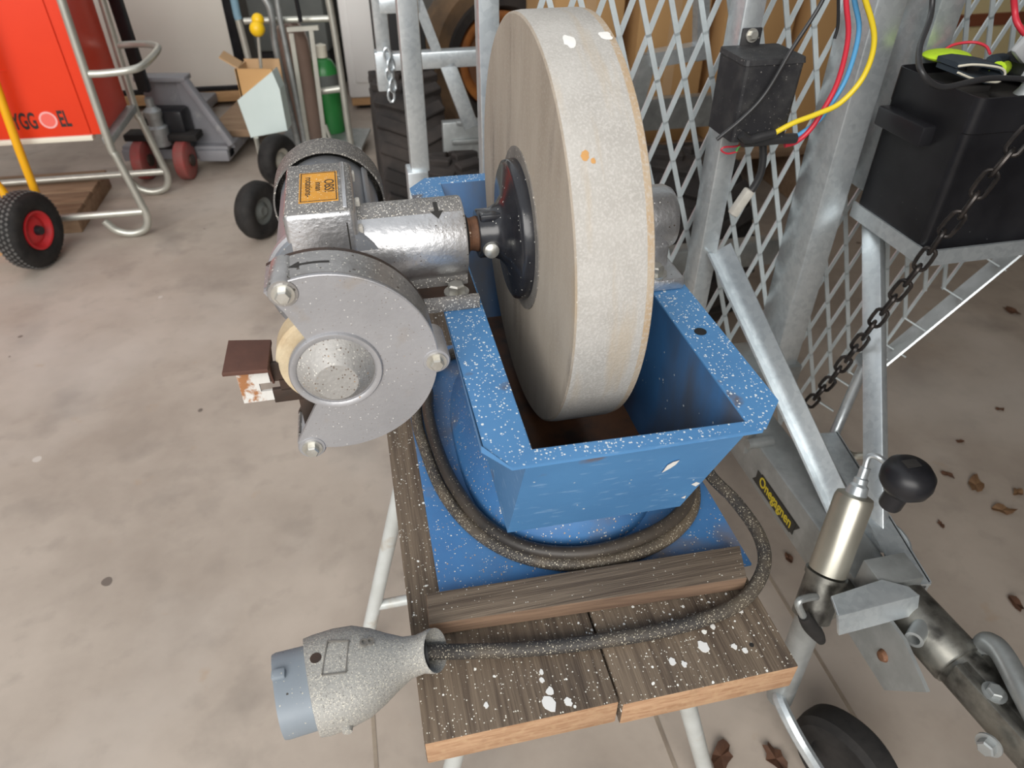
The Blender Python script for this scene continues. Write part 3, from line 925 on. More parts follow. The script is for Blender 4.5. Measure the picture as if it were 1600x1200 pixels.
part('boss_rim', MB().lathe((ring_c[0], VF + 0.001, ring_c[1]), (0, -1, 0), [(0.0385, 0), (0.0385, 0.0025), (0.0405, 0.0040), (0.0440, 0.0040), (0.0455, 0.0020), (0.0455, 0)], 56), M['cast'], gd, smooth=40)
for (bu, bz) in ((-0.0825, 1.1195), (0.0500, 1.0235), (-0.0885, 0.9315)):
    bs = part('bolt_boss', MB().lathe((bu, VK, bz), (0, -1, 0), [(0, 0), (0.0135, 0), (0.0145, VK - VF - 0.001), (0.0132, VK - VF + 0.001), (0, VK - VF + 0.001)], 28), M['cast_dusty'] if bu < -0.08 and bz > 1 else M['cast'], gd, smooth=40)
    part('guard_bolt', MB().hexbolt((bu, VF - 0.001, bz), (0, -1, 0), 0.0072, 0.0070), M['bolt'], gd)
arrow = MB()
for k in range(8):
    t0, t1 = radians(98 - 1.9 * k), radians(98 - 1.9 * (k + 1))
    arrow.quad(*[(GU + 0.1043 * cos(t), v, GZ + 0.1043 * sin(t)) for t, v in ((t0, .609), (t1, .609), (t1, .6125), (t0, .6125))])
arrow.bm.faces.new([arrow.bm.verts.new((GU + 0.1044 * cos(radians(t)), v, GZ + 0.1044 * sin(radians(t)))) for t, v in ((104, .6108), (98, .6045), (98, .617))])
part('rotation_arrow', arrow, M['ink'], gd, smooth=0, label='black arrow mark on the guard')
part('small_wheel', MB().lathe((ring_c[0] - 0.003, 0.6, ring_c[1]), (0, 1, 0), [(0, 0), (0.052, 0), (0.055, 0.004), (0.055, 0.028), (0.052, 0.031), (0, 0.031)], 56), M['cream_wheel'], GR, smooth=35, label='cream-coloured small grinding wheel')
# tool rest
tr = part('tool_rest', MB().prism([(-0.1545, 0.5855), (-0.112, 0.5825), (-0.111, 0.634), (-0.1535, 0.642)], (0, 0, 1.0365), (1, 0, 0), (0, 1, 0), 0.0045, 0.0012)
          .prism([(0.590, 1.037), (0.633, 1.037), (0.606, 1.010), (0.60, 1.010)], (-0.114, 0, 0), (0, 1, 0), (0, 0, 1), 0.002), M['rust'], GR, label='rusty tool rest plate')
part('rest_bracket', MB().span((-0.146, 0.600, 1.012), (-0.116, 0.603, 1.037)).span((-0.146, 0.600, 0.990), (-0.116, 0.603, 1.002)).span((-0.146, 0.600, 1.002), (-0.127, 0.603, 1.012)), M['rust_white'], tr, label='chipped white bracket with a slot')
part('rest_arm', MB().span((-0.1165, 0.6005, 1.012), (-0.060, 0.6055, 1.034), 0.0008).span((-0.1165, 0.6005, 0.985), (-0.060, 0.6055, 1.002), 0.0008).span((-0.1075, 0.6005, 1.0), (-0.060, 0.6055, 1.014)).span((-0.0935, 0.604, 0.935), (-0.070, 0.632, 0.995), 0.001), M['dark_steel'], tr)

# ================================================================== POWER CABLE AND PLUG
cb = thing('power_cable', 'dusty black cable coiled round the grinder base, ending in a big grey plug', 'cable', (0.2, 0.6, 0.69))
inner = [(0.064, 0.95), (0.060, 0.876), (0.062, 0.80), (0.074, 0.715), (0.101, 0.642), (0.143, 0.590), (0.198, 0.564), (0.259, 0.560), (0.325, 0.577), (0.378, 0.615), (0.402, 0.68), (0.405, 0.78)]
outer = [(0.10, 1.03), (0.048, 0.95), (0.036, 0.873), (0.040, 0.804), (0.053, 0.713), (0.080, 0.640), (0.122, 0.585), (0.175, 0.553), (0.231, 0.541), (0.294, 0.546), (0.348, 0.566), (0.390, 0.602), (0.413, 0.66), (0.418, 0.76)]
path = [(-0.047, 0.93, 0.96), (-0.03, 0.99, 0.86), (0.02, 1.0, 0.76)] + [(a - 0.005 + 0.010 * (a > .3), b - 0.0065 if b < .7 else b, 0.7135) for a, b in inner] + [(0.40, 0.9, 0.712), (0.34, 1.03, 0.708), (0.22, 1.06, 0.706), (0.10, 1.03, 0.704)]
part('cord', MB().tube(path, 0.0092, 12, sub=6), M['rubber_dark'], cb, smooth=60, label='dark inner turn of the cord')
path = [(0.22, 1.075, 0.704)] + [(a, b, 0.7035) for a, b in outer]
path += [(0.412, 0.86, 0.704), (0.40, 0.95, 0.712), (0.41, 0.9, 0.735), (0.43, 0.78, 0.735), (0.434, 0.70, 0.722), (0.436, 0.647, 0.713), (0.4495, 0.592, 0.712), (0.4515, 0.529, 0.712), (0.432, 0.482, 0.711), (0.389, 0.4495, 0.703),
         (0.33, 0.4365, 0.700), (0.249, 0.4335, 0.700), (0.134, 0.441, 0.701), (0.045, 0.449, 0.712), (0.008, 0.447, 0.727), (-0.02, 0.443, 0.733)]
part('cord', MB().tube(path, 0.0088, 12, sub=6), M['rubber'], cb, smooth=60)


def ering(cu, cv, cz, rv, rz, tilt=0.0, n=32, e=2.0, tz=0.0):
    out = []
    for k in range(n):
        t = 2 * pi * k / n
        c, s = cos(t), sin(t)
        dv = rv * math.copysign(abs(c) ** (2 / e), c)
        dz = rz * math.copysign(abs(s) ** (2 / e), s)
        out.append((cu + dv * tilt + dz * tz, cv + dv, cz + dz))
    return out


TL = -0.13
plug = MB()
plug.loft([ering(-0.016, 0.443, 0.736, 0.0165, 0.0165, TL), ering(0.004, 0.443, 0.736, 0.0190, 0.0190, .3, tz=-.4), ering(0.0105, 0.443, 0.736, 0.0215, 0.0215, .34, tz=-.45), ering(0.0115, 0.443, 0.736, 0.0235, 0.0235, .34, tz=-.45), ering(0.007, 0.443, 0.736, 0.0238, 0.0238, .25, tz=-.35), ering(-0.006, 0.442, 0.736, 0.0205, 0.021, TL),
           ering(-0.020, 0.441, 0.736, 0.022, 0.023, TL), ering(-0.036, 0.440, 0.736, 0.031, 0.028, TL), ering(-0.052, 0.439, 0.736, 0.042, 0.033, TL), ering(-0.070, 0.437, 0.736, 0.0505, 0.0355, TL, e=2.2),
           ering(-0.090, 0.434, 0.736, 0.0535, 0.0365, TL, e=2.3), ering(-0.112, 0.431, 0.735, 0.0535, 0.0365, TL, e=2.4), ering(-0.122, 0.430, 0.735, 0.052, 0.0355, TL, e=2.4), ering(-0.123, 0.430, 0.735, 0.044, 0.030, TL, e=2.4)])
pb = part('plug_body', plug, M['plug'], cb, smooth=50, label='grey dust-covered plug shell')
part('contact_shroud', MB().loft([ering(-0.118, 0.430, 0.735, 0.044, 0.031, TL, e=2.5), ering(-0.152, 0.427, 0.735, 0.0445, 0.0315, TL, e=2.5), ering(-0.156, 0.4265, 0.735, 0.0435, 0.0305, TL, e=2.5),
                                  ering(-0.1565, 0.4265, 0.735, 0.039, 0.027, TL, e=2.5), ering(-0.128, 0.429, 0.735, 0.038, 0.026, TL, e=2.5)]), M['plug_face'], cb, smooth=40, label='blue-grey contact shroud')
part('locating_key', MB().box((-0.150, 0.431, 0.7675), (0.014, 0.011, 0.007), 0.002), M['plug_face'], cb)
part('dark_mouth_cap', MB().lathe((-0.012, 0.443, 0.736), (1, 0.03, 0), [(0.0, 0), (0.0160, 0), (0.0190, 0.014), (0, 0.0145)], 24), M['shadow_black'], cb)  # black cap that paints the shade inside the open plug mouth
part('moulded_digit', letters('8', 0.022, (-0.060, 0.447, 0.7705), (0.12, -1, 0), (1, 0.12, -0.22), 0.0012, 1.0), M['plug_dark'], pb, smooth=0)
fr = MB()
A = [(-0.106, 0.418), (-0.082, 0.416), (-0.078, 0.452), (-0.100, 0.456)]
for (x0, y0), (x1, y1) in zip(A, A[1:] + A[:1]):
    fr.bar((x0, y0, 0.7716), (x1, y1, 0.7716), 0.0012, 0.0016)
part('moulded_frame', fr, M['plug_dark'], pb, smooth=0)
part('terminal_screw', MB().lathe((-0.112, 0.439, 0.7705), (0, 0, 1), [(0, 0), (0.006, 0), (0.006, 0.0012), (0, 0.0012)], 14), M['dark_steel'], pb)
part('terminal_screw', MB().lathe((-0.088, 0.381, 0.728), (0, -1, 0), [(0, 0), (0.006, 0), (0.005, 0.0045), (0, 0.005)], 14), M['plug'], pb)

# ================================================================== TRAILER
VG = 1.165
TRL = thing('trailer', 'galvanised timber trailer with a diamond mesh front guard and a drawbar', 'trailer', (0.76, 1.165, 0))
part('drawbar', MB().span((0.724, 0.545, 0.35), (0.804, 1.76, 0.45), 0.006), M['galv_dull'], TRL)
part('centre_post', MB().span((0.880, VG, 0.42), (0.941, VG + 0.095, 1.9), 0.006), M['galv'], TRL)
part('post_foot', MB().span((0.79, VG - 0.01, 0.40), (0.95, VG + 0.11, 0.46), 0.004), M['galv_dull'], TRL)
part('guard_post', MB().span((0.638, VG - 0.004, 0.50), (0.676, VG + 0.050, 1.9), 0.004), M['galv'], TRL)
part('guard_post', MB().span((1.003, VG - 0.002, 0.86), (1.053, VG + 0.092, 1.9), 0.004), M['galv'], TRL)
part('guard_post', MB().span((0.234, 1.335, 0.45), (0.272, 1.375, 1.9), 0.004), M['galv'], TRL)
part('guard_post', MB().span((1.70, VG, 0.80), (1.74, VG + 0.092, 1.9), 0.004), M['galv'], TRL)
# mesh guard: a sheet of expanded metal, one connected piece
mesh = MB()
VM, KM = 1.262, 1.0815
PU, PZ = 0.049 * KM, 0.0705 * KM
U0, Z0 = 0.505 * KM, 1.45 - (1.45 - 1.116) * KM


def zlow(u):
    w_ = u / KM
    z = 0.497 + (w_ - 1.185) * 1.068 if w_ > 0.92 else 0.52 + max(0, (0.66 - w_)) * 1.0
    return 1.45 - (1.45 - z) * KM


for j in range(-12, 10):
    for i in range(-8, 24):
        u = U0 + PU * (i + (0.5 if j % 2 else 0))
        z = Z0 + PZ * j
        if u < 0.30 or u > 1.74 or z < zlow(u):
            continue
        for s in (-1, 1):
            a = Vector((u, VM + 0.0015 * s, z))
            b = Vector((u + s * PU / 2, VM + 0.0015 * s, z + PZ))
            if 0.30 < b.x < 1.74:
                mesh.bar(a - (b - a) * 0.03, b + (b - a) * 0.03, 0.0092, 0.0035, up=(0.06 * s, 1, 0.35))
        # bent tail below the fold, down to the sloping border
        if u > 1.06 and z - PZ * 1.2 < zlow(u):
            mesh.bar((u, VM, z), (u + 0.044, VM - 0.034, z - 0.024), 0.0080, 0.0035, up=(0, .3, 1))
part('mesh_panel', mesh, M['galv_mesh'], TRL, smooth=0)
bd = MB()
q0, q1 = at_v(1368, 585, VM - 0.04), at_v(1640, 362, VM - 0.04)
bd.bar(q0, q1, 0.0045, 0.0045, up=(-.55, 0.75, .55))
part('guard_border', bd, M['galv'], TRL)
part('border_flange', MB().bar(q0 + Vector((0, .022, -.001)), q1 + Vector((0, .022, -.001)), 0.042, 0.003, up=(-.7, 0, .7)), M['galv_dull'], TRL)
part('guard_border', MB().bar((0.30, VM, 0.97), (0.50, VM, 0.74), 0.03, 0.006), M['galv'], TRL)
# braces from the guard down to the drawbar (angle steel)
br = MB()
a, b = Vector((0.682, 1.160, 0.790)), Vector((0.800, 0.720, 0.432))
br.bar(a, b, 0.004, 0.042, up=(0.55, 0, 1)).bar(a + Vector((-.019, 0, -.010)), b + Vector((-.019, 0, -.010)), 0.038, 0.004, up=(0.55, 0, 1))
part('brace', br, M['galv'], TRL)
a, b = Vector((1.0, 1.150, 0.83)), Vector((0.818, 0.66, 0.42))
part('brace', MB().bar(a, b, 0.036, 0.026, up=(-1, 0, 1), bevel=0.002), M['galv'], TRL)
part('beam_angle', MB().bar((0.872, 0.93, 0.46), (0.812, 0.56, 0.46), 0.045, 0.005, up=(0, 0, 1)).bar((0.895, 0.93, 0.445), (0.835, 0.56, 0.445), 0.005, 0.035, up=(0, 0, 1)), M['galv'], TRL)
part('lamp_arm', MB().tube([at_v(1352, 565, 0.98), at_v(1320, 640, 0.96), at_v(1302, 682, 0.94)], 0.011, 12), M['galv'], TRL)
part('lamp_arm', MB().tube([at_v(1305, 690, 0.93), at_v(1330, 712, 0.92), at_v(1365, 712, 0.90), at_v(1392, 728, 0.88)], 0.009, 10), M['zinc'], TRL)
part('lamp_disc', MB().lathe(at_v(1353, 566, 0.98), (0, -.2, 1), [(0, 0), (0.022, 0), (0.022, 0.006), (0, 0.007)], 24), M['galv'], TRL)
part('hand_loop', MB().tube([at_z(1390, 890, .44), at_z(1383, 830, .44), at_z(1397, 824, .44), at_z(1418, 850, .44), at_z(1420, 880, .44)], 0.006, 8), M['galv'], TRL)
part('side_plate', MB().prism([(0.850, 0.650), (0.876, 0.645), (0.866, 0.600), (0.842, 0.603)], (0, 0, 0.425), (1, 0, 0), (0, 1, 0), 0.006).bar((0.842, 0.601, .415), (0.868, 0.598, .415), 0.006, 0.03), M['galv'], TRL)
# coupler
ca, cbb = at_z(1395, 925, 0.445), at_z(1575, 1122, 0.445)
cd_ = (cbb - ca).normalized()
cp = part('coupler', MB().lathe(ca, cd_, [(0, 0), (0.041, 0), (0.041, 0.135), (0.0395, 0.137), (0.0395, 0.140), (0.0365, 0.141), (0.0365, 0.36), (0, 0.36)], 40), M['galv_dirty'], TRL, smooth=40, label='greasy tubular coupler')
cs_ = cd_.cross(Vector((0, 0, 1))).normalized()
hd = ca + cd_ * 0.15
part('coupler_head', MB().prism([(-0.034, 0), (0.034, 0), (0.040, 0.20), (-0.040, 0.20)], hd + Vector((0, 0, .034)), (-cs_.x, -cs_.y, 0), (cd_.x, cd_.y, 0), 0.006, 0.002).bar(hd + cs_ * .035 + Vector((0, 0, .02)), hd + cs_ * .035 + cd_ * .22 + Vector((0, 0, .02)), 0.014, 0.045, bevel=.004)
     .bar(hd - cs_ * .035 + Vector((0, 0, .02)), hd - cs_ * .035 + cd_ * .22 + Vector((0, 0, .02)), 0.014, 0.045, bevel=.004), M['galv_dirty'], cp)
q = at_z(1553, 1083, 0.486)
part('coupler_bolt', MB().hexbolt(q, (0, 0, 1), 0.0115, 0.008), M['galv_dull'], cp)
q = at_z(1546, 1163, 0.45)
part('coupler_bolt', MB().hexbolt(q, (-1, -.4, .1), 0.012, 0.012), M['galv_dull'], cp)
part('coupler_handle', MB().tube([at_z(1533, 1018, 0.465), at_z(1543, 1004, 0.49), at_z(1566, 1022, 0.505), at_z(1600, 1085, 0.51), at_z(1640, 1160, 0.50)], 0.016, 14), M['galv_dull'], cp, label='rounded zinc release handle')
ps = at_z(1428, 1000, 0.470)
part('pipe_stub', MB().lathe(ps, (0.8, .55, -.1), [(0.0085, 0.03), (0.0085, 0), (0.0135, 0), (0.0135, 0.045), (0, 0.045)], 24), M['galv_dull'], cp)
ZPL = 0.505
tpl = [at_z(x, y, ZPL) for x, y in ((1299, 931), (1310, 963), (1437, 930), (1420, 916), (1378, 905))]
l0, l1 = tpl[1], tpl[2]
tp = part('bent_plate', MB().prism([(p.x, p.y) for p in tpl], (0, 0, ZPL - .005), (1, 0, 0), (0, 1, 0), 0.005, 0.001)
          .loft([[(l0.x, l0.y, ZPL), (l1.x, l1.y, ZPL), (l1.x, l1.y + .005, ZPL - .002), (l0.x, l0.y + .005, ZPL - .002)],
                 [(l0.x + .004, l0.y - .012, ZPL - .034), (l1.x, l1.y - .012, ZPL - .034), (l1.x, l1.y - .007, ZPL - .034), (l0.x + .004, l0.y - .007, ZPL - .034)]]), M['galv'], TRL, smooth=20)
part('plate_riser', MB().span((0.724, 0.548, 0.44), (0.80, 0.60, ZPL - .004), 0.002), M['galv_dull'], TRL)
part('side_flange', MB().prism([(0.565, 0.40), (0.561, 0.357), (0.455, 0.352), (0.401, 0.443), (0.469, 0.472), (0.56, 0.472)], (0.716, 0, 0), (0, 1, 0), (0, 0, 1), 0.006), M['galv_dull'], TRL)
part('bolt', MB().lathe((0.716, 0.485, 0.405), (-1, 0, 0), [(0, 0), (0.011, 0), (0.008, 0.006), (0, 0.008)], 16), M['rust_shaft'], TRL)
# sticker on the drawbar side
part('name_plate', MB().prism([(0.926, 0.366), (0.776, 0.366), (0.752, 0.405), (0.898, 0.405)][::-1], (0.7238, 0, 0), (0, 1, 0), (0, 0, 1), 0.0006).box((0.7234, 0.84, 0.386), (0.0006, 0.15, 0.030)), M['decal_black'], TRL, smooth=0, label='black decal with yellow lettering')
part('plate_lettering', letters('Onegagnen', 0.034, (0.7228, 0.838, 0.387), (0, -1, 0), (0, 0, 1), 0.0004, 0.80, bold=0.0004), M['decal_yellow'], TRL, smooth=0, label='yellow lettering')
part('clevis', MB().span((0.715, 0.965, 0.40), (0.735, 1.02, 0.475), 0.003).cyl((0.70, 0.94, 0.455), (0.755, 0.94, 0.455), 0.011, n=14), M['galv_dull'], TRL)
# frame behind the guard
fr = MB()
fr.bar((0.20, 1.66, 0.485), (1.20, 1.66, 0.485), 0.05, 0.075, bevel=.006)
part('cross_member', fr, M['galv_dull'], TRL)
# stakes on the left side, further back
part('stake', MB().span((0.134, 1.86, 0.72), (0.184, 1.91, 1.75), 0.005), M['galv'], TRL)
part('stake_socket', MB().span((0.122, 1.85, 0.44), (0.178, 1.92, 0.725), 0.004), M['galv'], TRL)
VR = 2.40
part('stake', MB().span((0.098, VR - 0.02, 0.845), (0.142, VR + 0.02, 1.75), 0.004), M['galv'], TRL)
part('stake_socket', MB().span((0.090, VR - 0.026, 0.79), (0.146, VR + 0.026, 0.905), 0.004), M['galv'], TRL)
part('top_rail', MB().bar((0.12, VR, 0.873), (0.62, VR, 0.873), 0.045, 0.05, bevel=0.004), M['galv'], TRL)
part('rear_leg', MB().bar((0.315, VR, 0.86), (0.385, VR, 0.655), 0.05, 0.045, up=(0, 1, 0), bevel=0.003), M['galv'], TRL)
part('upper_rail', MB().bar((0.12, VR, 1.03), (0.24, VR, 1.03), 0.045, 0.04, bevel=0.003).bar((0.235, VR, 1.04), (0.29, VR, 0.88), 0.03, 0.04, up=(0, 1, 0)), M['galv'], TRL)
fb0, fb1 = at_v(690, 190, 2.64), at_v(768, 275, 2.64)
part('frame_bracket', MB().span((fb0.x, 2.62, fb1.z - .1), (fb1.x, 2.66, fb0.z), 0.004).span((fb0.x + .03, 2.60, fb0.z - .075), (fb1.x, 2.625, fb0.z - .06), 0.002).span((fb0.x + .05, 2.605, fb0.z - .008), (fb1.x, 2.63, fb0.z + .006), 0.002), M['galv_dull'], TRL)
for k in range(5):
    pc = (0.128 + 0.008 * (k % 2), VR - 0.035, 0.90 - 0.030 * k)
    mbk = MB()
    ring = [(pc[0] + 0.010 * cos(2 * pi * t / 10), pc[1] + (0.010 * cos(2 * pi * t / 10) if k % 2 else 0), pc[2] + 0.020 * sin(2 * pi * t / 10)) for t in range(10)]
    mbk.tube(ring, 0.0042, 6, closed=True, smooth=False)
    part('chain_link', mbk, M['galv'], TRL)
# right-hand rear frame seen through the mesh
part('rear_rail', MB().bar(at_v(1015, 92, 2.3), at_v(1098, 78, 2.3), 0.05, 0.045), M['galv'], TRL)
part('rear_stake', MB().bar(at_v(1098, -90, 2.3), at_v(1094, 92, 2.3), 0.04, 0.04, up=(0, 1, 0)), M['galv'], TRL)
part('rear_leg', MB().bar(at_v(1012, 84, 2.32), at_v(985, 185, 2.32), 0.05, 0.05, up=(0, 1, 0)), M['galv_dull'], TRL)
part('tail_board', MB().span((0.80, 2.66, 0.50), (1.40, 2.70, 0.62)), M['galv_dull'], TRL)


def knobby_tyre(name, label, c, R, wdt, group, axis_off=0):
    """tread tyre with its axle along u"""
    t = thing(name, label, 'tyre', (c[0], c[1], c[2] - R), group=group)
    prof = [(R * .55, -wdt * .42), (R * .72, -wdt * .5), (R * .90, -wdt * .48), (R * .95, -wdt * .36), (R * .96, 0), (R * .95, wdt * .36), (R * .90, wdt * .48), (R * .72, wdt * .5), (R * .55, wdt * .42)]
    part('carcass', MB().lathe(c, (1, 0, 0), prof, 48, closed=True), M['tyre'], t, smooth=50)
    lug = MB()
    nl = 22
    for k in range(nl):
        a = 2 * pi * k / nl
        for s in (-1, 1):
            a2 = a + (pi / nl if s > 0 else 0)
            R3 = Matrix.Rotation(a2, 3, 'X') @ Matrix.Rotation(s * radians(24), 3, 'Z')
            ctr = Vector(c) + Vector((s * wdt * .25, R * .965 * -sin(a2), R * .965 * cos(a2)))
            lug.box(ctr, (wdt * .46, R * .13, R * .09), 0.004, R3, seg=1)
    part('tread_lug', lug, M['tyre'], t, smooth=30, kind='stuff')
    part('rim', MB().lathe(c, (1, 0, 0), [(0, -.05), (R * .3, -.05), (R * .56, -wdt * .38), (R * .56, wdt * .38), (R * .3, .05), (0, .05)], 32), M['rust_brown'], t)
    return t


knobby_tyre('knobby_tyre', 'knobby black trailer tyre behind the tall galvanised stake', (0.215, 2.98, 0.345), 0.345, 0.27, 'trailer tyres')
knobby_tyre('knobby_tyre', 'smaller knobby tyre between the tall stake and the grindstone', (0.300, 2.28, 0.298), 0.298, 0.19, 'trailer tyres')
knobby_tyre('knobby_tyre', 'black tyre behind the mesh right beside the grindstone edge', (0.705, 2.36, 0.37), 0.37, 0.27, 'trailer tyres')
knobby_tyre('knobby_tyre', 'black tyre behind the mesh below the black relay box', (1.04, 2.12, 0.31), 0.31, 0.33, 'trailer tyres')

# jockey stand
JS = part('jockey_stand', MB().lathe((0.655, 0.592, 0.47), (0.050, 0.056, 0.134), [(0, 0.022), (0.030, 0.022), (0.030, 0.15), (0.028, 0.157), (0.021, 0.160), (0, 0.160)], 36), M['zinc'], TRL, smooth=40, label='jockey wheel stand tube')
BASE[JS.name] = BASE[TRL.name]
ax = Vector((0.050, 0.056, 0.134)).normalized()
tip = Vector((0.655, 0.592, 0.47)) + ax * 0.16
part('inner_tube', MB().cyl(Vector((0.655, 0.592, 0.47)) - ax * 0.02, Vector((0.640, 0.565, 0.16)), 0.0235, n=28), M['galv_dull'], JS)
part('clamp_collar', MB().lathe(Vector((0.655, 0.592, 0.47)) - ax * 0.062, ax, [(0.0, 0), (0.031, 0), (0.031, 0.072), (0.0335, 0.073), (0.0335, 0.081), (0, 0.081)], 32).span((0.66, 0.565, 0.395), (0.726, 0.612, 0.44), 0.006), M['galv_dirty'], JS)
part('tip_screw', MB().lathe(tip, ax, [(0, 0), (0.017, 0), (0.015, 0.014), (0.011, 0.018), (0.011, 0.026), (0.008, 0.028), (0.008, 0.045), (0, 0.047)], 24), M['galv'], JS)
kc = at_v(1422, 752, 0.575)
t1 = tip + ax * 0.045
part('crank_handle', MB().tube([t1 - ax * 0.01, t1 + ax * 0.02, t1 + Vector((0.022, -0.012, 0.016)), t1 + Vector((0.045, -0.035, -0.030)), kc - Vector((0.005, 0, 0.045))], 0.005, 10), M['galv'], JS)
part('crank_knob', MB().lathe(kc - Vector((0.012, -0.004, 0.052)), (0.12, -0.04, 1), [(0, 0), (0.015, 0), (0.0165, 0.004), (0.0165, 0.028), (0.026, 0.035), (0.035, 0.046), (0.037, 0.058), (0.034, 0.072), (0.024, 0.082), (0.012, 0.085), (0, 0.085)], 36), M['black_plastic'], JS, smooth=50, label='black mushroom-shaped crank knob')
part('knob_mark', MB().box(kc + Vector((-0.008, 0.004, 0.0335)), (0.022, 0.015, 0.0015)), M['black_rubber'], JS)
part('clamp_lever', MB().tube([at_v(1282, 932, 0.575), at_v(1262, 934, 0.562), at_v(1247, 942, 0.555), at_v(1256, 965, 0.55)], 0.006, 10), M['galv_dull'], JS)
part('lever_grip', MB().tube([at_v(1256, 962, 0.55), at_v(1264, 975, 0.548), at_v(1276, 990, 0.545), at_v(1283, 1001, 0.543)], lambda t: 0.0065 + 0.006 * sin(pi * min(1, t * .8 + .15)), 14), M['black_rubber'], JS, label='black lever grip')
wc = Vector((0.728, 0.455, 0.10))
part('jockey_wheel', MB().lathe(wc, (0.9, 0.35, 0), [(0.055, -.028), (0.085, -0.03), (0.098, -0.02), (0.1, 0), (0.098, 0.02), (0.085, 0.03), (0.055, 0.028)], 48, closed=True).lathe(wc, (.9, .35, 0), [(0, -.02), (.056, -.02), (.056, .02), (0, .02)], 32), M['black_rubber'], JS)
part('wheel_fork', MB().tube([(0.640, 0.565, 0.17), (0.622, 0.545, 0.19), (0.632, 0.49, 0.165), (0.662, 0.44, 0.115)], 0.012, 8), M['galv'], JS)

# ================================================================== BATTERY ON ITS TRAY
part('battery_tray', MB().bar((0.958, VG, 0.846), (0.958, 0.945, 0.846), 0.005, 0.030).bar((0.956, 0.947, 0.846), (1.42, 0.947, 0.846), 0.005, 0.030).span((0.956, 0.947, 0.833), (1.42, VG, 0.837)), M['galv'], TRL)


def rrect(u0, u1, v0, v1, z, r, n=7):
    out = []
    for cx, cy, a0 in ((u1 - r, v1 - r, 0), (u0 + r, v1 - r, 90), (u0 + r, v0 + r, 180), (u1 - r, v0 + r, 270)):
        for k in range(n):
            a = radians(a0 + 90 * k / (n - 1))
            out.append((cx + r * cos(a), cy + r * sin(a), z))
    return out


BA = thing('battery_box', 'large black plastic battery box standing on a galvanised tray', 'battery', (1.12, 1.05, 0.838))
bu0, bu1, bv0, bv1 = 0.956, 1.36, 0.958, 1.161
part('case', MB().loft([rrect(bu0 + .004, bu1 - .004, bv0 + .006, bv1, 0.8385, 0.012), rrect(bu0, bu1, bv0 + .002, bv1, 1.06, 0.016), rrect(bu0 - 0.001, bu1 + .001, bv0 - .001, bv1 + .001, 1.062, 0.016), rrect(bu0 - .002, bu1 + .002, bv0 - .003, bv1 + .001, 1.118, 0.018),
                        rrect(bu0 + .001, bu1 - .001, bv0, bv1 - .002, 1.1185, 0.016), rrect(bu0 + .003, bu1 - .003, bv0 + .003, bv1 - .004, 1.088, 0.014)]), M['black_plastic'], BA, smooth=30)
part('handle_block', MB().span((0.932, 1.025, 1.020), (0.966, 1.150, 1.054), 0.004), M['black_plastic'], BA)
part('case_rib', MB().bar((0.9655, 1.000, 1.10), (0.9665, 0.990, 1.00), 0.003, 0.004, up=(1, 0, 0)), M['black_plastic'], BA)
ld = part('battery_lid', MB().span((0.975, 0.972, 1.087), (1.35, 1.15, 1.096), 0.002).span((1.04, 0.985, 1.095), (1.20, 1.03, 1.104), 0.003).span((0.985, 1.05, 1.095), (1.06, 1.14, 1.108), 0.003).span((1.09, 1.10, 1.095), (1.13, 1.15, 1.118), .003), M['black_rubber'], BA)
part('terminal', MB().lathe((1.085, 1.005, 1.103), (0, 0, 1), [(0, 0), (0.018, 0), (0.012, 0.01), (0.009, 0.02), (0, 0.022)], 20), M['galv_dull'], BA)
part('terminal_clip', MB().box((1.090, 1.012, 1.127), (0.032, 0.012, 0.020), 0.003, Matrix.Rotation(radians(18), 3, 'Y')), M['clear_grey'], BA)
puck = single('beacon_puck', MB().lathe((1.172, 1.080, 1.1085), (0, 0, 1), [(0, 0), (0.058, 0), (0.061, 0.004), (0.061, 0.012), (0.058, 0.016), (0.058, 0.026), (0.050, 0.034), (0.03, 0.037), (0, 0.038)], 40), M['black_plastic'],
              'round black plastic disc lying on top of the battery beside a glove', 'disc', (1.172, 1.080, 1.1085), smooth=40)
gl = thing('work_glove', 'folded navy and yellow-green work glove lying on the battery', 'glove', (1.03, 1.09, 1.108))
c = Vector((1.028, 1.095, 1.124))


def fold(scale, v_off, thick):
    pts = [(-0.055, 0.020), (-0.030, 0.022), (0.0, 0.018), (0.030, 0.012), (0.042, 0.002), (0.036, -0.009), (0.015, -0.008), (-0.02, -0.001), (-0.052, 0.010)]
    mb = MB()
    R = []
    for kx, (a, b) in enumerate(pts):
        a *= scale
        b *= scale
        R.append([(c.x + a, c.y + v, c.z + b + dz) for v, dz in ((v_off, thick), (v_off - .05, thick), (v_off - .05, -thick), (v_off, -thick))])
    mb.loft(R)
    return mb


part('cuff', fold(1.0, 0.0, 0.004), M['navy'], gl, smooth=60)
part('cuff_trim', MB().tube([(c.x + a, c.y - 0.0515, c.z + b) for a, b in [(-0.055, 0.020), (-0.030, 0.021), (0.0, 0.018), (0.030, 0.012), (0.042, 0.002), (0.036, -0.009), (0.015, -0.008), (-0.02, -0.001), (-0.052, 0.010)]], 0.0019, 6), M['cream_sill'], gl)
part('back_of_hand', MB().ball((c.x - 0.018, c.y + 0.022, c.z + 0.017), 1, (0.042, 0.034, 0.009)), M['hivis'], gl, label='bright yellow-green fabric')
part('finger', MB().tube([(c.x + 0.045, c.y - 0.03, c.z + 0.004), (c.x + 0.062, c.y - 0.02, c.z + 0.0), (c.x + 0.085, c.y - 0.005, c.z + 0.0)], lambda t: 0.013 - 0.003 * t, 12), M['hivis'], gl)
part('finger', MB().tube([(c.x + 0.06, c.y - 0.0, c.z + 0.006), (c.x + 0.085, c.y + 0.01, c.z + 0.006), (c.x + 0.105, c.y + 0.012, c.z + 0.0)], lambda t: 0.014 - 0.003 * t, 12), M['navy'], gl)


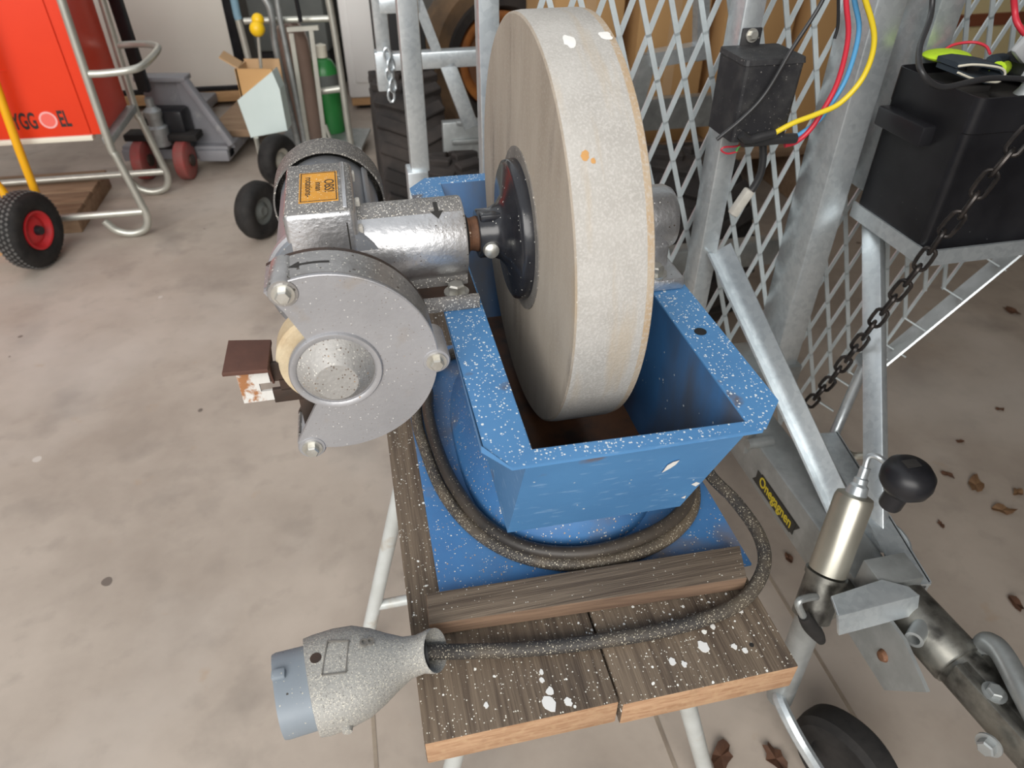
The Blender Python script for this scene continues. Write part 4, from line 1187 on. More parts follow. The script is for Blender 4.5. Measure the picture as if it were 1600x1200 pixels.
def wire(name, label, pts, r, m, extra=None, cat='wire'):
    base = pts[0]
    if extra is None:
        return single(name, MB().tube(pts, r, 10, sub=8), m, label, cat, base, smooth=60)


B5 = lambda v, *ps: [at_v(x, y, v) for x, y in ps]
wire('battery_wire', 'black wire looping down from above across the battery top', [at_v(1458, -60, 1.10), at_v(1455, 20, 1.08), at_v(1437, 75, 1.0), at_v(1440, 112, 0.95), at_v(1470, 136, 0.95), at_v(1520, 127, 0.96), at_v(1560, 122, 0.975), at_v(1640, 126, 0.98)], 0.0045, M['wire_black'])
wire('battery_wire', 'thin red wire arching behind the glove on the battery', [at_v(1470, 82, 1.15), at_v(1490, 70, 1.15), at_v(1520, 66, 1.14), at_v(1540, 72, 1.12), at_v(1547, 84, 1.10)], 0.0024, M['wire_red'])
wire('battery_wire', 'thick red wire hanging in the top right corner of the guard', [at_v(1583, -60, 1.12), at_v(1585, 10, 1.12), at_v(1593, 42, 1.10), at_v(1625, 75, 1.08)], 0.0052, M['wire_red'])
part('clear_cap', MB().box(at_v(1600, 78, 1.05), (0.04, 0.015, 0.03), 0.006, Matrix.Rotation(radians(35), 3, 'Y')), M['clear_grey'], BA)

# relay box and its wires
RB = thing('relay_box', 'dusty black box screwed to the guard post behind the mesh', 'box', (0.658, 1.10, 1.0))
RB['label'] = 'dusty black plastic box screwed to the guard post beside coloured wires'
rbx = MB()
rbx.loft([rrect(0.606, 0.704, 1.068, 1.160, 1.038, 0.006, 3), rrect(0.606, 0.708, 1.066, 1.160, 1.165, 0.006, 3)])
part('case', rbx, M['relay'], RB, smooth=20)
part('case_lid', MB().loft([rrect(0.604, 0.710, 1.064, 1.160, 1.158, 0.006, 3), rrect(0.605, 0.709, 1.066, 1.160, 1.166, 0.006, 3)]), M['relay'], RB, smooth=20)
part('mounting_tab', MB().span((0.640, 1.156, 1.165), (0.675, 1.1605, 1.192), 0.002), M['relay'], RB)
part('bolt', MB().hexbolt((0.657, 1.156, 1.181), (0, -1, 0.2), 0.0075, 0.007), M['bolt'], RB)
wire('loom_wire', 'red wire hanging in a curve between the blue and black wires', B5(1.085, (1322, -70), (1322, 0), (1325, 60), (1308, 130), (1280, 182), (1262, 207), (1243, 222), (1226, 227)), 0.0043, M['wire_red'])
wire('loom_wire', 'light blue wire curving beside the red one', B5(1.092, (1325, -70), (1335, 0), (1342, 50), (1324, 118), (1297, 165), (1275, 192), (1240, 216)), 0.0041, M['wire_blue'])
wire('loom_wire', 'yellow wire bulging out over the post to the black box', B5(1.065, (1325, -70), (1352, 0), (1366, 62), (1350, 118), (1314, 160), (1277, 178), (1240, 192), (1208, 209)), 0.0045, M['wire_yellow'])
wire('loom_wire', 'thin black wire crossing diagonally in front of the black box', B5(1.050, (1310, -60), (1283, 5), (1238, 76), (1196, 146), (1160, 185), (1120, 218)), 0.0032, M['wire_black'])
wire('loom_wire', 'black wire hanging beside the centre post above the mesh', B5(1.15, (1308, -70), (1310, 0), (1309, 40), (1304, 60)), 0.0028, M['wire_black'])
sl = thing('cable_sleeve', 'black taped sleeve under the box ending in a white connector', 'cable', at_v(1200, 215, 1.09))
part('sleeve', MB().tube(B5(1.062, (1158, 210), (1170, 218), (1190, 213), (1210, 208)), 0.0075, 12).tube(B5(1.075, (1160, 222), (1190, 220), (1220, 217), (1243, 216)), 0.0085, 12), M['wire_black'], sl)
part('tail', MB().tube(B5(1.10, (1192, 222), (1192, 250), (1188, 272), (1178, 292), (1168, 305)), 0.0065, 12), M['wire_black'], sl)
part('connector', MB().bar(at_v(1172, 296, 1.10), at_v(1144, 336, 1.10), 0.018, 0.016, up=(0, 1, 0), bevel=0.004), M['ferrule'], sl, label='white nylon connector')
part('thin_wire', MB().tube(B5(1.10, (1160, 226), (1148, 229), (1132, 230), (1127, 235), (1137, 240), (1152, 237)), 0.0016, 6), M['wire_red'], sl, label='thin red wire loop')
part('thin_wire', MB().tube(B5(1.10, (1150, 237), (1154, 230), (1160, 224)), 0.0018, 6), M['wire_green'], sl, label='thin green wire')

# chain from the guard to the drawbar
CH = thing('chain', 'black steel chain hanging down across the battery box to the drawbar', 'chain', (0.86, 1.02, 0.46))
cpx = [(1640, 165), (1600, 213), (1553, 268), (1510, 325), (1468, 372), (1430, 425), (1385, 480), (1345, 533), (1303, 588), (1262, 634)]
cpts = []
for k, (x, y) in enumerate(cpx):
    t = k / (len(cpx) - 1)
    cpts.append(at_v(x, y, 0.86 + 0.17 * t ** 2.6))
# walk along the polyline and set links every 27 mm
dist = [0]
for a, b in zip(cpts, cpts[1:]):
    dist.append(dist[-1] + (b - a).length)
LINK = 0.036
nl = int(dist[-1] / LINK)
for i in range(nl):
    d = LINK * (i + .5)
    k = max(j for j in range(len(dist) - 1) if dist[j] <= d)
    t = (d - dist[k]) / (dist[k + 1] - dist[k])
    p = cpts[k].lerp(cpts[k + 1], t)
    T = (cpts[k + 1] - cpts[k]).normalized()
    w1 = T.cross(Vector((0.3, 1, 0))).normalized()
    w2 = T.cross(w1).normalized()
    sd = (w1 * cos(0.5) + w2 * sin(0.5)) if i % 2 else (w2 * cos(0.5) - w1 * sin(0.5))
    ring = []
    for q in range(16):
        a = 2 * pi * q / 16
        ring.append(p + T * (0.012 * (1 if cos(a) > 0 else -1) * (abs(cos(a)) > 0.01) + 0.0105 * cos(a)) + sd * (0.0105 * sin(a)))
    part('chain_link', MB().tube(ring, 0.0036, 7, closed=True, smooth=False), M['chain'], CH)

# ================================================================== BACKGROUND, LEFT: RED CABINET ON ITS TUBE STAND
CB = thing('power_cabinet', 'red site power cabinet on a tubular steel stand', 'cabinet', (-1.692, 2.95, 0), 'r')
YF = 2.972
part('housing', MB().span((-2.75, YF, 0.442), (-1.692, 3.37, 1.50), 0.006), M['red_paint'], CB)
part('door', MB().span((-2.70, YF - 0.008, 0.452), (-1.742, YF + 0.01, 1.48), 0.002), M['red_paint'], CB)
part('sill', MB().span((-2.75, YF - 0.014, 0.424), (-1.74, YF + 0.03, 0.444), 0.002), M['cream_sill'], CB)
part('door_recess', MB().span((-2.40, YF - 0.0105, 0.768), (-1.985, YF - 0.006, 0.772)).span((-2.40, YF - 0.0105, 0.705), (-1.96, YF - 0.006, 0.708)), M['red_paint'], CB)
part('lettering', letters('BYGG', 0.088, (-1.984, YF - 0.0088, 0.511), (1, 0, 0), (0, 0, 1), 0.0004, 0.50, bold=0.0022), M['ink'], CB, smooth=0, label='black capital lettering')
part('lettering', letters('EL', 0.088, (-1.822, YF - 0.0088, 0.513), (1, 0, 0), (0, 0, 1), 0.0004, 0.50, bold=0.0022), M['ink'], CB, smooth=0, label='black capital lettering')
part('emblem', MB().lathe((-1.882, YF - 0.0084, 0.514), (0, -1, 0), [(0.0, 0), (0.029, 0), (0.029, 0.0006), (0, 0.0006)], 40), M['pale_red'], CB, smooth=0)
part('emblem_ring', MB().lathe((-1.882, YF - 0.0084, 0.514), (0, -1, 0), [(0.0265, 0), (0.0335, 0), (0.0335, 0.0010), (0.0265, 0.0010)], 40), M['pink'], CB, smooth=0, label='pink ring')
TR_ = 0.0165
for y, dx in ((2.925, 0.0), (3.395, 0.0)):
    pts = [(-1.655 + dx, y, 1.25), (-1.665 + dx, y, 0.90), (-1.672 + dx, y, 0.43), (-1.662 + dx, y, 0.36), (-1.630 + dx, y, 0.16), (-1.622 + dx, y, 0.09), (-1.645 + dx, y, 0.035), (-1.705 + dx, y, 0.0165), (-1.765 + dx, y, 0.035), (-1.803 + dx, y, 0.085)]
    part('stand_tube', MB().tube(pts, TR_, 12), M['tube_steel'], CB)
    part('stand_rail', MB().tube([(-1.632 + dx, y, 0.115), (-2.75, y, 0.108)], 0.0155, 12, smooth=False), M['tube_steel'], CB)
part('carry_handle', MB().tube([(-1.655, 2.925, 0.69), (-1.60, 2.925, 0.69), (-1.51, 2.935, 0.695), (-1.465, 2.99, 0.70), (-1.455, 3.22, 0.705), (-1.50, 3.33, 0.70), (-1.58, 3.385, 0.695), (-1.66, 3.395, 0.69)], 0.0145, 12), M['tube_steel'], CB)
part('corner_bracket', MB().span((-1.70, 2.94, 0.41), (-1.66, 3.38, 0.44), 0.004), M['galv_dull'], CB)

# pallets
def pallet(name, label, x0, x1, y0, y1, z1, nboards, base, along='x', m='pallet'):
    t = thing(name, label, 'pallet', base, 'r')
    n = nboards
    if along == 'x':
        wy = (y1 - y0) / n
        for k in range(n):
            part('board', MB().span((x0, y0 + wy * k + .006, z1 - .022), (x1, y0 + wy * (k + 1) - .006, z1), 0.002), M[m], t)
        for xx in (x0, (x0 + x1) / 2 - .05, x1 - .1):
            part('bearer', MB().span((xx, y0 + .005, 0.0), (xx + .10, y1 - .005, z1 - .022), 0.003), M[m], t)
    else:
        wx = (x1 - x0) / n
        for k in range(n):
            part('board', MB().span((x0 + wx * k + .006, y0, z1 - .022), (x0 + wx * (k + 1) - .006, y1, z1), 0.002), M[m], t)
        for yy in (y0, (y0 + y1) / 2 - .05, y1 - .1):
            part('bearer', MB().span((x0 + .005, yy, 0.0), (x1 - .005, yy + .10, z1 - .022), 0.003), M[m], t)
    return t


pallet('wooden_pallet', 'worn wooden pallet under the tube stand of the red cabinet', -2.85, -1.95, 2.96, 3.50, 0.090, 4, (-1.95, 2.96, 0))
single('loose_board', MB().span((-2.42, 2.74, 0.0), (-2.12, 2.80, 0.03), 0.002), M['pallet_new'], 'fresh orange board on the floor behind the yellow hand truck wheel', 'board', (-2.27, 2.77, 0), 'w')

# yellow hand truck
HT = thing('hand_truck', 'yellow hand truck with a fat grey tyre in front of the red cabinet', 'hand truck', (-2.0, 2.66, 0), 'w')
wc = Vector((-1.965, 2.665, 0.158))
axd = Vector((1, -0.10, 0)).normalized()
ty = part('tyre', MB().lathe(wc, axd, [(0.078, -.036), (0.105, -0.048), (0.135, -0.046), (0.150, -0.032), (0.156, -0.012), (0.156, 0.012), (0.150, 0.032), (0.135, 0.046), (0.105, 0.048), (0.078, 0.036)], 56, closed=True), M['black_rubber'], HT, smooth=50)
tr_ = MB()
for k in range(48):
    a = 2 * pi * k / 48
    side = axd.cross(Vector((0, 0, 1))).normalized()
    for j, off in enumerate((-0.030, -0.012, 0.006, 0.024)):
        aa = a + (pi / 48 if j % 2 else 0)
        rad = side * cos(aa) + Vector((0, 0, 1)) * sin(aa)
        tng = axd.cross(rad).normalized()
        R3 = Matrix((axd, tng, rad)).transposed() @ Matrix.Rotation(radians(45), 3, 'Z')
        rr = 0.1555 if abs(off) < .02 else 0.1525
        tr_.box(wc + axd * (off + 0.003) + rad * rr, (0.0105, 0.0105, 0.004), 0, R3)
part('tread_block', tr_, M['tyre_grey'], ty, smooth=0, kind='stuff')
part('rim', MB().lathe(wc + axd * 0.03, axd, [(0, 0), (0.030, 0.004), (0.055, -0.006), (0.070, 0.012), (0.078, 0.014), (0.078, 0.0), (0, -0.02)], 40), M['red_rim'], HT, label='red wheel rim')
part('hub', MB().cyl(wc + axd * 0.028, wc + axd * 0.052, 0.021, 0.017, 20), M['black_plastic'], HT)
part('frame_tube', MB().tube([at_y(72, 345, 2.84), at_y(60, 312, 2.84), at_y(32, 240, 2.84), at_y(0, 150, 2.84), at_y(-60, -20, 2.84)], 0.0165, 12), M['yellow_paint'], HT)
part('frame_tube', MB().tube([(-2.03, 2.72, 0.24), (-2.05, 2.72, 0.32), (-2.11, 2.72, 0.48), (-2.2, 2.72, 0.8)], 0.0165, 12), M['yellow_paint'], HT)
part('frame_tube', MB().tube([(-2.35, 2.68, 0.165), (-2.02, 2.67, 0.165)], 0.014, 12, smooth=False), M['tube_steel'], HT)
part('toe_rail', MB().bar((-2.35, 2.68, 0.105), (-2.03, 2.68, 0.105), 0.02, 0.03), M['yellow_paint'], HT)
part('axle', MB().cyl(wc - axd * 0.4, wc + axd * 0.03, 0.010, n=12), M['galv_dull'], HT)

# pallet jack
PJ = thing('pallet_jack', 'grey pallet jack with worn red steering wheels and a black handle', 'pallet jack', (-1.7, 3.7, 0), 'w')
part('handle', MB().bar((-1.815, 3.66, 0.42), (-1.80, 3.60, 1.25), 0.055, 0.04, up=(0, 1, 0), bevel=.006), M['black_plastic'], PJ)
part('pump', MB().lathe((-1.79, 3.62, 0.17), (0, 0, 1), [(0, 0), (0.05, 0), (0.05, 0.09), (0.036, 0.10), (0.036, 0.14), (0.042, 0.15), (0.042, 0.17), (0.02, 0.19), (0.02, 0.23), (0, 0.23)], 24).lathe((-1.79, 3.62, 0.31), (0, 0, 1), [(0.0, 0), (0.04, 0), (0.04, 0.02), (0, 0.02)], 20), M['galv_dull'], PJ)
part('pump_body', MB().span((-1.86, 3.64, 0.13), (-1.66, 3.76, 0.33), 0.02), M['black_plastic'], PJ)
for dx in (-1.905, -1.690):
    wh = part('steering_wheel', MB().lathe((dx - .03, 3.60, 0.096), (1, 0.05, 0), [(0, 0), (0.05, 0), (0.090, 0.004), (0.096, 0.01), (0.096, 0.055), (0.09, 0.06), (0.05, 0.064), (0, 0.064)], 36), M['red_wheel'], PJ, label='worn red steering wheel')
    part('wheel_hub', MB().cyl((dx - .035, 3.60, 0.096), (dx + .045, 3.60, 0.096), 0.030, n=20), M['dark_steel'], wh)
part('axle_beam', MB().span((-1.97, 3.60, 0.19), (-1.60, 3.70, 0.225), 0.006), M['black_rubber'], PJ)
body = MB()
body.prism([(0.0, 0.10), (0.22, 0.10), (0.22, 0.14), (0.05, 0.44), (0.0, 0.44)], (-1.70, 3.78, 0), (1, 0, 0), (0, 0, 1), 0.01)
body.bar((-1.66, 3.77, 0.455), (-1.47, 3.72, 0.135), 0.05, 0.03, up=(1, 0, .6), bevel=.004)
body.span((-1.90, 3.80, 0.12), (-1.66, 3.83, 0.46), 0.01)
body.span((-1.90, 3.74, 0.44), (-1.64, 3.83, 0.465), 0.006)
part('chassis', body, M['jack_grey'], PJ)
part('fork', MB().span((-1.66, 3.70, 0.05), (-1.50, 4.75, 0.11), 0.008), M['jack_grey'], PJ)
part('fork', MB().span((-2.06, 3.70, 0.05), (-1.90, 4.75, 0.11), 0.008), M['jack_grey'], PJ)
part('fork_bridge', MB().span((-2.06, 3.72, 0.055), (-1.50, 3.80, 0.125), 0.006), M['jack_grey'], PJ)
part('clip', MB().box((-1.565, 3.95, 0.125), (0.05, 0.05, 0.03), 0.006), M['cream_sill'], PJ)
single('dark_slab', MB().span((-1.66, 3.90, 0.112), (-1.42, 4.72, 0.15), 0.004), M['pallet'], 'dark dirty board lying along the pallet jack fork', 'board', (-1.54, 4.3, 0.112), 'w')

# white panel on a skid
yp = 4.86
l, r = at_y(80, 0, yp).x, at_y(380, 90, yp).x
WP = thing('whiteboard_cabinet', 'large off-white board with a black edge standing upright at the back', 'board', (r, yp, 0.10), 'r')
part('panel_face', MB().span((l, yp, 0.125), (r - 0.05, yp + 0.30, 1.55), 0.004), M['white_panel'], WP)
part('black_edge', MB().span((r - 0.055, yp - 0.004, 0.10), (r, yp + 0.30, 1.55), 0.003), M['black_plastic'], WP)
part('black_edge', MB().span((l, yp - 0.004, 0.095), (r - 0.05, yp + 0.30, 0.128), 0.003), M['black_plastic'], WP)
sk = thing('timber_skid', 'timber skid under the large white panel', 'pallet', (r, yp, 0), 'r')
part('beam', MB().span((l, yp - 0.03, 0.035), (r + 0.02, yp + 0.25, 0.094), 0.004), M['pallet_new'], sk)
for xx in (l + .05, r - .45):
    part('block', MB().span((xx, yp, 0.0), (xx + .12, yp + .2, 0.035), 0.003), M['pallet'], sk)

# gas bottle trolley
yg = 3.86
GT = thing('bottle_trolley', 'galvanised gas bottle trolley with two black wheels in the background', 'trolley', (-1.12, yg, 0), 'w')


def Gp(x, y, dy=0.0):
    return at_y(x, y, yg + dy)


part('upright_tube', MB().tube([Gp(392, -30), Gp(415, 0), Gp(424, 22), Gp(430, 70), Gp(448, 150), Gp(466, 225), Gp(474, 270)], 0.017, 12), M['galv_dull'], GT)
part('upright_tube', MB().tube([Gp(430, -30), Gp(436, 20), Gp(446, 70), Gp(470, 190), Gp(482, 260)], 0.014, 12), M['galv_dull'], GT)
part('upright_tube', MB().tube([Gp(508, -30), Gp(521, 40), Gp(532, 110), Gp(543, 190), Gp(552, 250)], 0.018, 12), M['tube_steel'], GT)
part('upright_tube', MB().tube([Gp(360, -30, .1), Gp(370, 20, .1), Gp(380, 60, .1), Gp(389, 95, .1)], 0.017, 12), M['tube_steel'], GT)
part('grip_sleeve', MB().tube([Gp(360, -30, .1), Gp(370, 20, .1), Gp(373, 30, .1)], 0.0195, 12), M['blue_sleeve'], GT, label='blue-grey grip sleeve')
part('cross_tube', MB().tube([Gp(382, 33, .05), Gp(516, 29, .05)], 0.016, 12, smooth=False), M['tube_steel'], GT)
part('cross_tube', MB().tube([Gp(500, 143, .05), Gp(536, 138, .05)], 0.018, 12, smooth=False), M['tube_steel'], GT)
part('strap_bar', MB().bar(Gp(455, 52), Gp(482, 225), 0.022, 0.01, up=(0, 1, 0)), M['tube_steel'], GT)
part('strap_bar', MB().bar(Gp(486, 46), Gp(508, 222), 0.022, 0.01, up=(0, 1, 0)), M['tube_steel'], GT)
part('strap_bar', MB().bar(Gp(449, 46), Gp(498, 43), 0.022, 0.02), M['tube_steel'], GT)
part('stay_rod', MB().tube([Gp(508, 195), Gp(518, 222)], 0.010, 8, smooth=False), M['tube_steel'], GT)
part('base_plate', MB().span((-1.30, yg - .02, 0.06), (-0.82, yg + .30, 0.075)), M['galv_dull'], GT)
for px, py in ((447, 252), (418, 334)):
    c = at_g(px - 4, py + 36, 0.0)
    c.z = 0.128
    th = part('wheel', MB().lathe(c, (0.93, -0.36, 0), [(0.06, -.03), (0.09, -0.042), (0.115, -0.036), (0.126, -0.015), (0.126, 0.015), (0.115, 0.036), (0.09, 0.042), (0.06, 0.03)], 48, closed=True), M['black_rubber'], GT, smooth=50)
    part('wheel_disc', MB().lathe(c, (0.93, -0.36, 0), [(0, .022), (0.02, .03), (0.04, .016), (0.062, 0.024), (0.062, -.02), (0, -.02)], 32), M['tube_steel'] if py < 300 else M['dark_bin'], th)
part('axle', MB().cyl(at_g(443, 288, 0.128), at_g(500, 290, 0.128), 0.012, n=12), M['galv_dull'], GT)
part('axle_stay', MB().tube([at_g(408, 250, 0.128), at_g(400, 215, 0.25)], 0.012, 8, smooth=False), M['tube_steel'], GT)
single('brown_cylinder', MB().lathe((Gp(484, 200, .15).x, yg + 0.13, 0.08), (-0.02, 0, 1), [(0, 0), (0.075, 0), (0.085, 0.02), (0.085, 0.50), (0.07, 0.56), (0.03, 0.6), (0, 0.6)], 32), M['brown_cyl'], 'shiny brown metal cylinder strapped upright in the trolley', 'cylinder', (Gp(484, 200, .15).x, yg + .13, 0.08), 'w')
gb = thing('green_cylinder', 'green gas cylinder with a pale band standing behind the brown one', 'cylinder', (Gp(515, 180, .2).x, yg + .22, 0), 'w')
gx, gy = Gp(512, 150, .25).x, yg + 0.26
part('bottle', MB().lathe((gx, gy, 0.0755), (0, 0, 1), [(0, 0), (0.07, 0), (0.075, 0.01), (0.075, 0.325), (0.05, 0.375), (0.02, 0.395), (0, 0.395)], 28), M['green'], gb)
part('pale_band', MB().lathe((gx, gy, 0.33), (0, 0, 1), [(0.074, 0), (0.0765, 0), (0.0765, 0.06), (0.074, 0.06)], 28), M['dark_bin'], gb)
part('valve', MB().lathe((gx, gy, 0.47), (0, 0, 1), [(0, 0), (0.03, 0), (0.03, 0.06), (0, 0.07)], 16), M['cream_sill'], gb)
# pale green tray with a cardboard box in it
yb = 3.62


def Bp(x, y, dy=0.0):
    p = at_y(x, y, yb + dy)
    return p


tray = MB()
P = [Bp(371, 157), Bp(392, 215), Bp(449, 204), Bp(437, 140), Bp(425, 112)]
back = [p + Vector((0.0, 0.09, 0.0)) for p in P]
tray.loft([[tuple(p) for p in P], [tuple(p) for p in back]])
single('pale_tray', tray, M['pale_green'], 'pale green-white plastic container holding a cardboard box', 'container', tuple(P[1]), 'w', smooth=0)
cx = thing('cardboard_box', 'small open cardboard box standing in the pale container', 'box', tuple(Bp(400, 160, .1)), 'w')
P = [Bp(366, 108, .03), Bp(378, 160, .03), Bp(432, 130, .03), Bp(424, 108, .03)]
cbm = MB()
cbm.loft([[tuple(p) for p in P], [tuple(p + Vector((0, 0.012, 0))) for p in P]])
part('front_wall', cbm, M['card'], cx, smooth=0)
q0, q1 = Bp(367, 108, .03), Bp(424, 108, .03)
part('side_wall', MB().prism([(0, 0), (0.16, 0), (0.16, -0.13), (0, -0.13)], (q0.x, q0.y, q0.z), (0, 1, 0), (0, 0, 1), 0.008), M['card_pale'], cx, smooth=0)
part('back_wall', MB().span((q0.x, q0.y + .15, q0.z - .13), (q1.x, q0.y + .158, q0.z + .01)), M['card_pale'], cx, smooth=0)
fl0, fl1 = Bp(345, 82, .08), Bp(341, 93, .05)
part('flap', MB().bar((q0.x + .004, q0.y + .07, q0.z), ((fl0.x + fl1.x) / 2, q0.y + .06, fl0.z - .01), 0.11, 0.006, up=(0.3, 0, 1)), M['card_pale'], cx, smooth=0)
ys = yb + 0.10
st = thing('yellow_ball_stick', 'two yellow balls on a thin rod poking out of the cardboard box', 'rod', tuple(at_y(404, 110, ys)), 'w')
part('ball', MB().ball(at_y(402, 45, ys), 0.036), M['yellow_ball'], st)
part('ball', MB().ball(at_y(403, 31, ys + .03), 0.030), M['yellow_ball'], st)
part('rod', MB().cyl(at_y(409, 120, ys), at_y(403, 50, ys), 0.008, n=10), M['tube_steel'], st)
single('black_lever', MB().tube([at_y(457, -30, yg - .03), at_y(463, 0, yg - .03), at_y(470, 34, yg - .03)], 0.011, 8), M['black_plastic'], 'thin black bar leaning on the bottle trolley top', 'bar', tuple(at_y(470, 34, yg - .03)), 'w')

# dark bin behind the trolley, white chest at the back
single('dark_bin', MB().span((at_y(378, 0, 4.9).x, 4.95, 0.30), (at_y(500, 0, 4.9).x, 5.5, 1.3), 0.02), M['dark_bin'], 'dark grey bin standing behind the bottle trolley', 'bin', (-1.3, 5.2, 0.3), 'w')
single('bin_stand', MB().span((at_y(380, 0, 4.9).x, 4.98, 0.0), (at_y(498, 0, 4.9).x, 5.45, 0.299), 0.01), M['shadow_black'], 'black low stand under the dark grey bin', 'stand', (-1.3, 5.2, 0), 'w')
yw = 4.72
wf = thing('white_chest', 'white enamelled appliance at the back left of the trailer', 'appliance', (at_y(526, 0, yw).x, yw, 0.0), 'r')
l, r = at_y(526, 0, yw).x, at_y(622, 0, yw).x
part('body', MB().span((l, yw, 0.075), (r, yw + .5, 1.4), 0.02), M['white_enamel'], wf)
part('door_panel', MB().span((l + .05, yw - .012, 0.17), (r - .10, yw + .01, 1.38), 0.008), M['white_enamel'], wf)
part('plinth', MB().span((l + .01, yw + .01, 0.03), (r, yw + .5, 0.075)), M['pallet_new'], wf)
part('foot', MB().span((l + .05, yw + .05, 0.0), (l + .15, yw + .4, 0.03)), M['shadow_black'], wf)
part('foot', MB().span((r - .15, yw + .05, 0.0), (r - .05, yw + .4, 0.03)), M['shadow_black'], wf)

# big rusty wheel behind the trailer
RW = thing('rusty_wheel', 'large muddy tyre with a rusty orange rim leaning behind the trailer', 'wheel', tuple(at_v(768, 300, 3.35)), 'b')
wc = at_v(772, 92, 4.15)
R = wc.z
BASE[RW.name] = Vector((wc.x, wc.y, 0))
_place(RW, (wc.x, wc.y, 0), 'b')
ra = (0.25, -1, 0.1)
part('tyre', MB().lathe(wc, ra, [(0.245, -.06), (0.27, -0.12), (R * .9, -0.12), (R * .985, -0.07), (R * .985, 0.07), (R * .9, 0.12), (0.275, 0.10), (0.25, 0.05)], 64, closed=True), M['tyre_tan'], RW, smooth=40)
part('sidewall_ring', MB().lathe(wc, ra, [(0.255, .09), (0.27, .124), (0.315, .128), (0.325, .10)], 64, closed=True), M['tyre'], RW)
part('rim', MB().lathe(wc, ra, [(0.17, .03), (0.20, .085), (0.225, .10), (0.245, .10), (0.25, -.05), (0.17, -.05)], 56, closed=True), M['rust_orange'], RW)
part('disc', MB().lathe(wc, ra, [(0, .02), (0.19, .045), (0.19, -.02), (0, -.02)], 48), M['rust_brown'], RW)
single('dark_gap_block', MB().span((0.14, 3.50, 0.0), (0.37, 3.66, 1.02), 0.01), M['shadow_black'], 'black block filling the dark gap beside the white appliance behind the trailer', 'case', (0.25, 3.5, 0.0))  # added block, its black stands in for the dark gap here

# tan boxes behind the trailer guard
def carton(label, px0, px1, v, h, depth, group, z0=0.0, m='card'):
    a, b = at_v(px0, 60, v).x, at_v(px1, 60, v).x
    t = thing('cardboard_carton', label, 'box', ((a + b) / 2, v, z0), group=group)
    part('side', MB().span((a, v, z0), (b, v + depth, z0 + h), 0.004), M[m], t)
    part('top_seam', MB().span(((a + b) / 2 - .02, v - .001, z0 + .02), ((a + b) / 2 + .025, v + .002, z0 + h - .01)), M['card_pale'], t, smooth=0)
    return t


carton('tall tan carton behind the mesh right of the grindstone top', 866, 972, 3.05, 1.18, 0.5, 'cartons behind the guard', 0.30)
carton('tan carton in the middle between two guard posts behind the mesh', 996, 1104, 3.06, 1.16, 0.5, 'cartons behind the guard', 0.30)
carton('tan carton behind the black relay box', 1128, 1236, 3.04, 1.18, 0.5, 'cartons behind the guard', 0.30)
carton('tan carton partly hidden by the centre post of the guard', 1262, 1432, 3.0, 1.20, 0.5, 'cartons behind the guard', 0.30)
pl = thing('carton_pallet', 'low wooden pallet under the tan cartons behind the trailer', 'pallet', (1.3, 3.2, 0))
for k in range(5):
    part('board', MB().span((0.62, 2.88 + .15 * k, 0.255), (2.2, 2.99 + .15 * k, 0.298), 0.003), M['pallet'], pl)
for u in (0.7, 1.4, 2.05):
    part('bearer', MB().span((u, 2.90, 0.0), (u + .12, 3.56, 0.255), 0.004), M['pallet'], pl)
# cream panel at the far right with red-brown trim
yv = 3.05
CPN = thing('cream_cupboard', 'pale yellow cupboard with a red-brown trim strip at the far right', 'cupboard', (2.5, yv + .2, 0))
a, b = at_v(1475, 20, yv).x, at_v(1760, 20, yv).x
part('body', MB().span((a, yv, 0.02), (b, yv + .4, 1.7), 0.004), M['cream_panel'], CPN)
q0, q1 = at_v(1500, 33, yv - .01), at_v(1625, 55, yv - .01)
part('trim_strip', MB().bar((a, yv - .006, q0.z), (b, yv - .006, q0.z), 0.014, 0.05), M['brown_strip'], CPN)
part('foot', MB().span((a + .1, yv + .05, 0), (b - .1, yv + .35, 0.02)), M['shadow_black'], CPN)

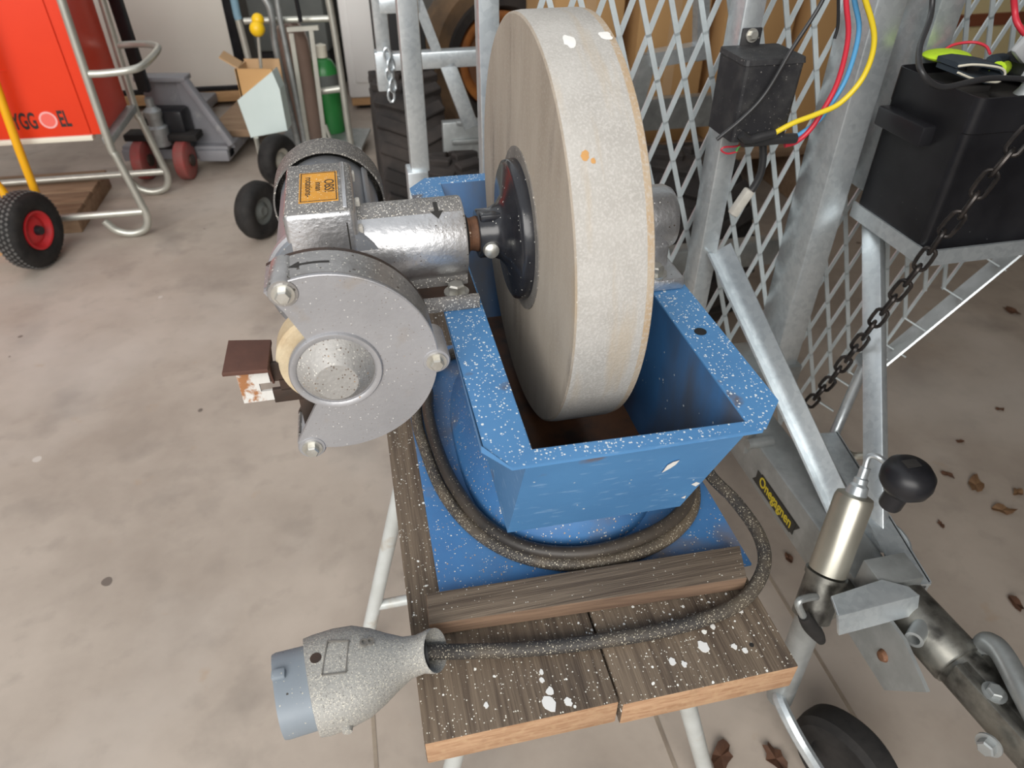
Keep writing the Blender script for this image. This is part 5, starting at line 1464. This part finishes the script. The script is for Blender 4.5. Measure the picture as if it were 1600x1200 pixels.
# dry leaves on the floor to the right
LV = [(1480, 742, .020, 0, 'small dark dry leaf on the floor, leftmost above the crank knob'), (1524, 758, .040, 1, 'curled brown dry leaf on the floor right of the crank knob'), (1566, 798, .034, 1, 'pale ragged dry leaf on the floor right of the crank knob'),
      (1586, 944, .026, 0, 'reddish dry leaf at the right edge beside the drawbar'), (1232, 872, .020, 0, 'dark red dry leaf on the floor left of the drawbar'), (1126, 1182, .036, 0, 'brown dry leaf on the floor in front of the bench leg'),
      (1212, 1186, .034, 0, 'brown dry leaf on the floor beside the jockey wheel fork'), (1580, 487, .040, 0, 'long dark dry leaf on the floor below the mesh corner'), (1470, 820, .014, 0, 'tiny dark leaf crumb below the crank knob'),
      (1562, 640, .016, 0, 'tiny dark leaf crumb in the open floor at right'), (1590, 770, .022, 1, 'small pale dry leaf at the right edge of the floor'), (1500, 690, .014, 0, 'tiny leaf crumb above the crank knob on the floor')]
for k, (px, py, s, pale, lab) in enumerate(LV):
    c = at_z(px, py, 0.004)
    rnd = random.Random(k)
    mb = MB()
    n = 14
    ang = rnd.uniform(0, 6.28)
    top = []
    for q in range(n):
        a = 2 * pi * q / n
        rr = s * (1.0 if q % 2 == 0 else 0.86) * rnd.uniform(.72, 1.12)
        x, y = rr * cos(a), rr * 0.55 * sin(a)
        top.append((c.x + x * cos(ang) - y * sin(ang), c.y + x * sin(ang) + y * cos(ang), c.z + 0.010 * abs(sin(a * 1.5 + k)) * min(1, s / .03)))
    v0 = [mb.bm.verts.new(p) for p in top]
    v1 = [mb.bm.verts.new((p[0], p[1], p[2] - 0.0012)) for p in top]
    cc = mb.bm.verts.new((c.x, c.y, c.z + 0.002))
    cd = mb.bm.verts.new((c.x, c.y, c.z + 0.0008))
    for q in range(n):
        mb.bm.faces.new((v0[q], v0[(q + 1) % n], cc))
        mb.bm.faces.new((v1[(q + 1) % n], v1[q], cd))
        mb.bm.faces.new((v0[(q + 1) % n], v0[q], v1[q], v1[(q + 1) % n]))
    single('dry_leaf', mb, M['leaf_pale'] if pale else M['leaf'], lab, 'leaf', (c.x, c.y, 0), group='dry leaves on the concrete floor', smooth=0)
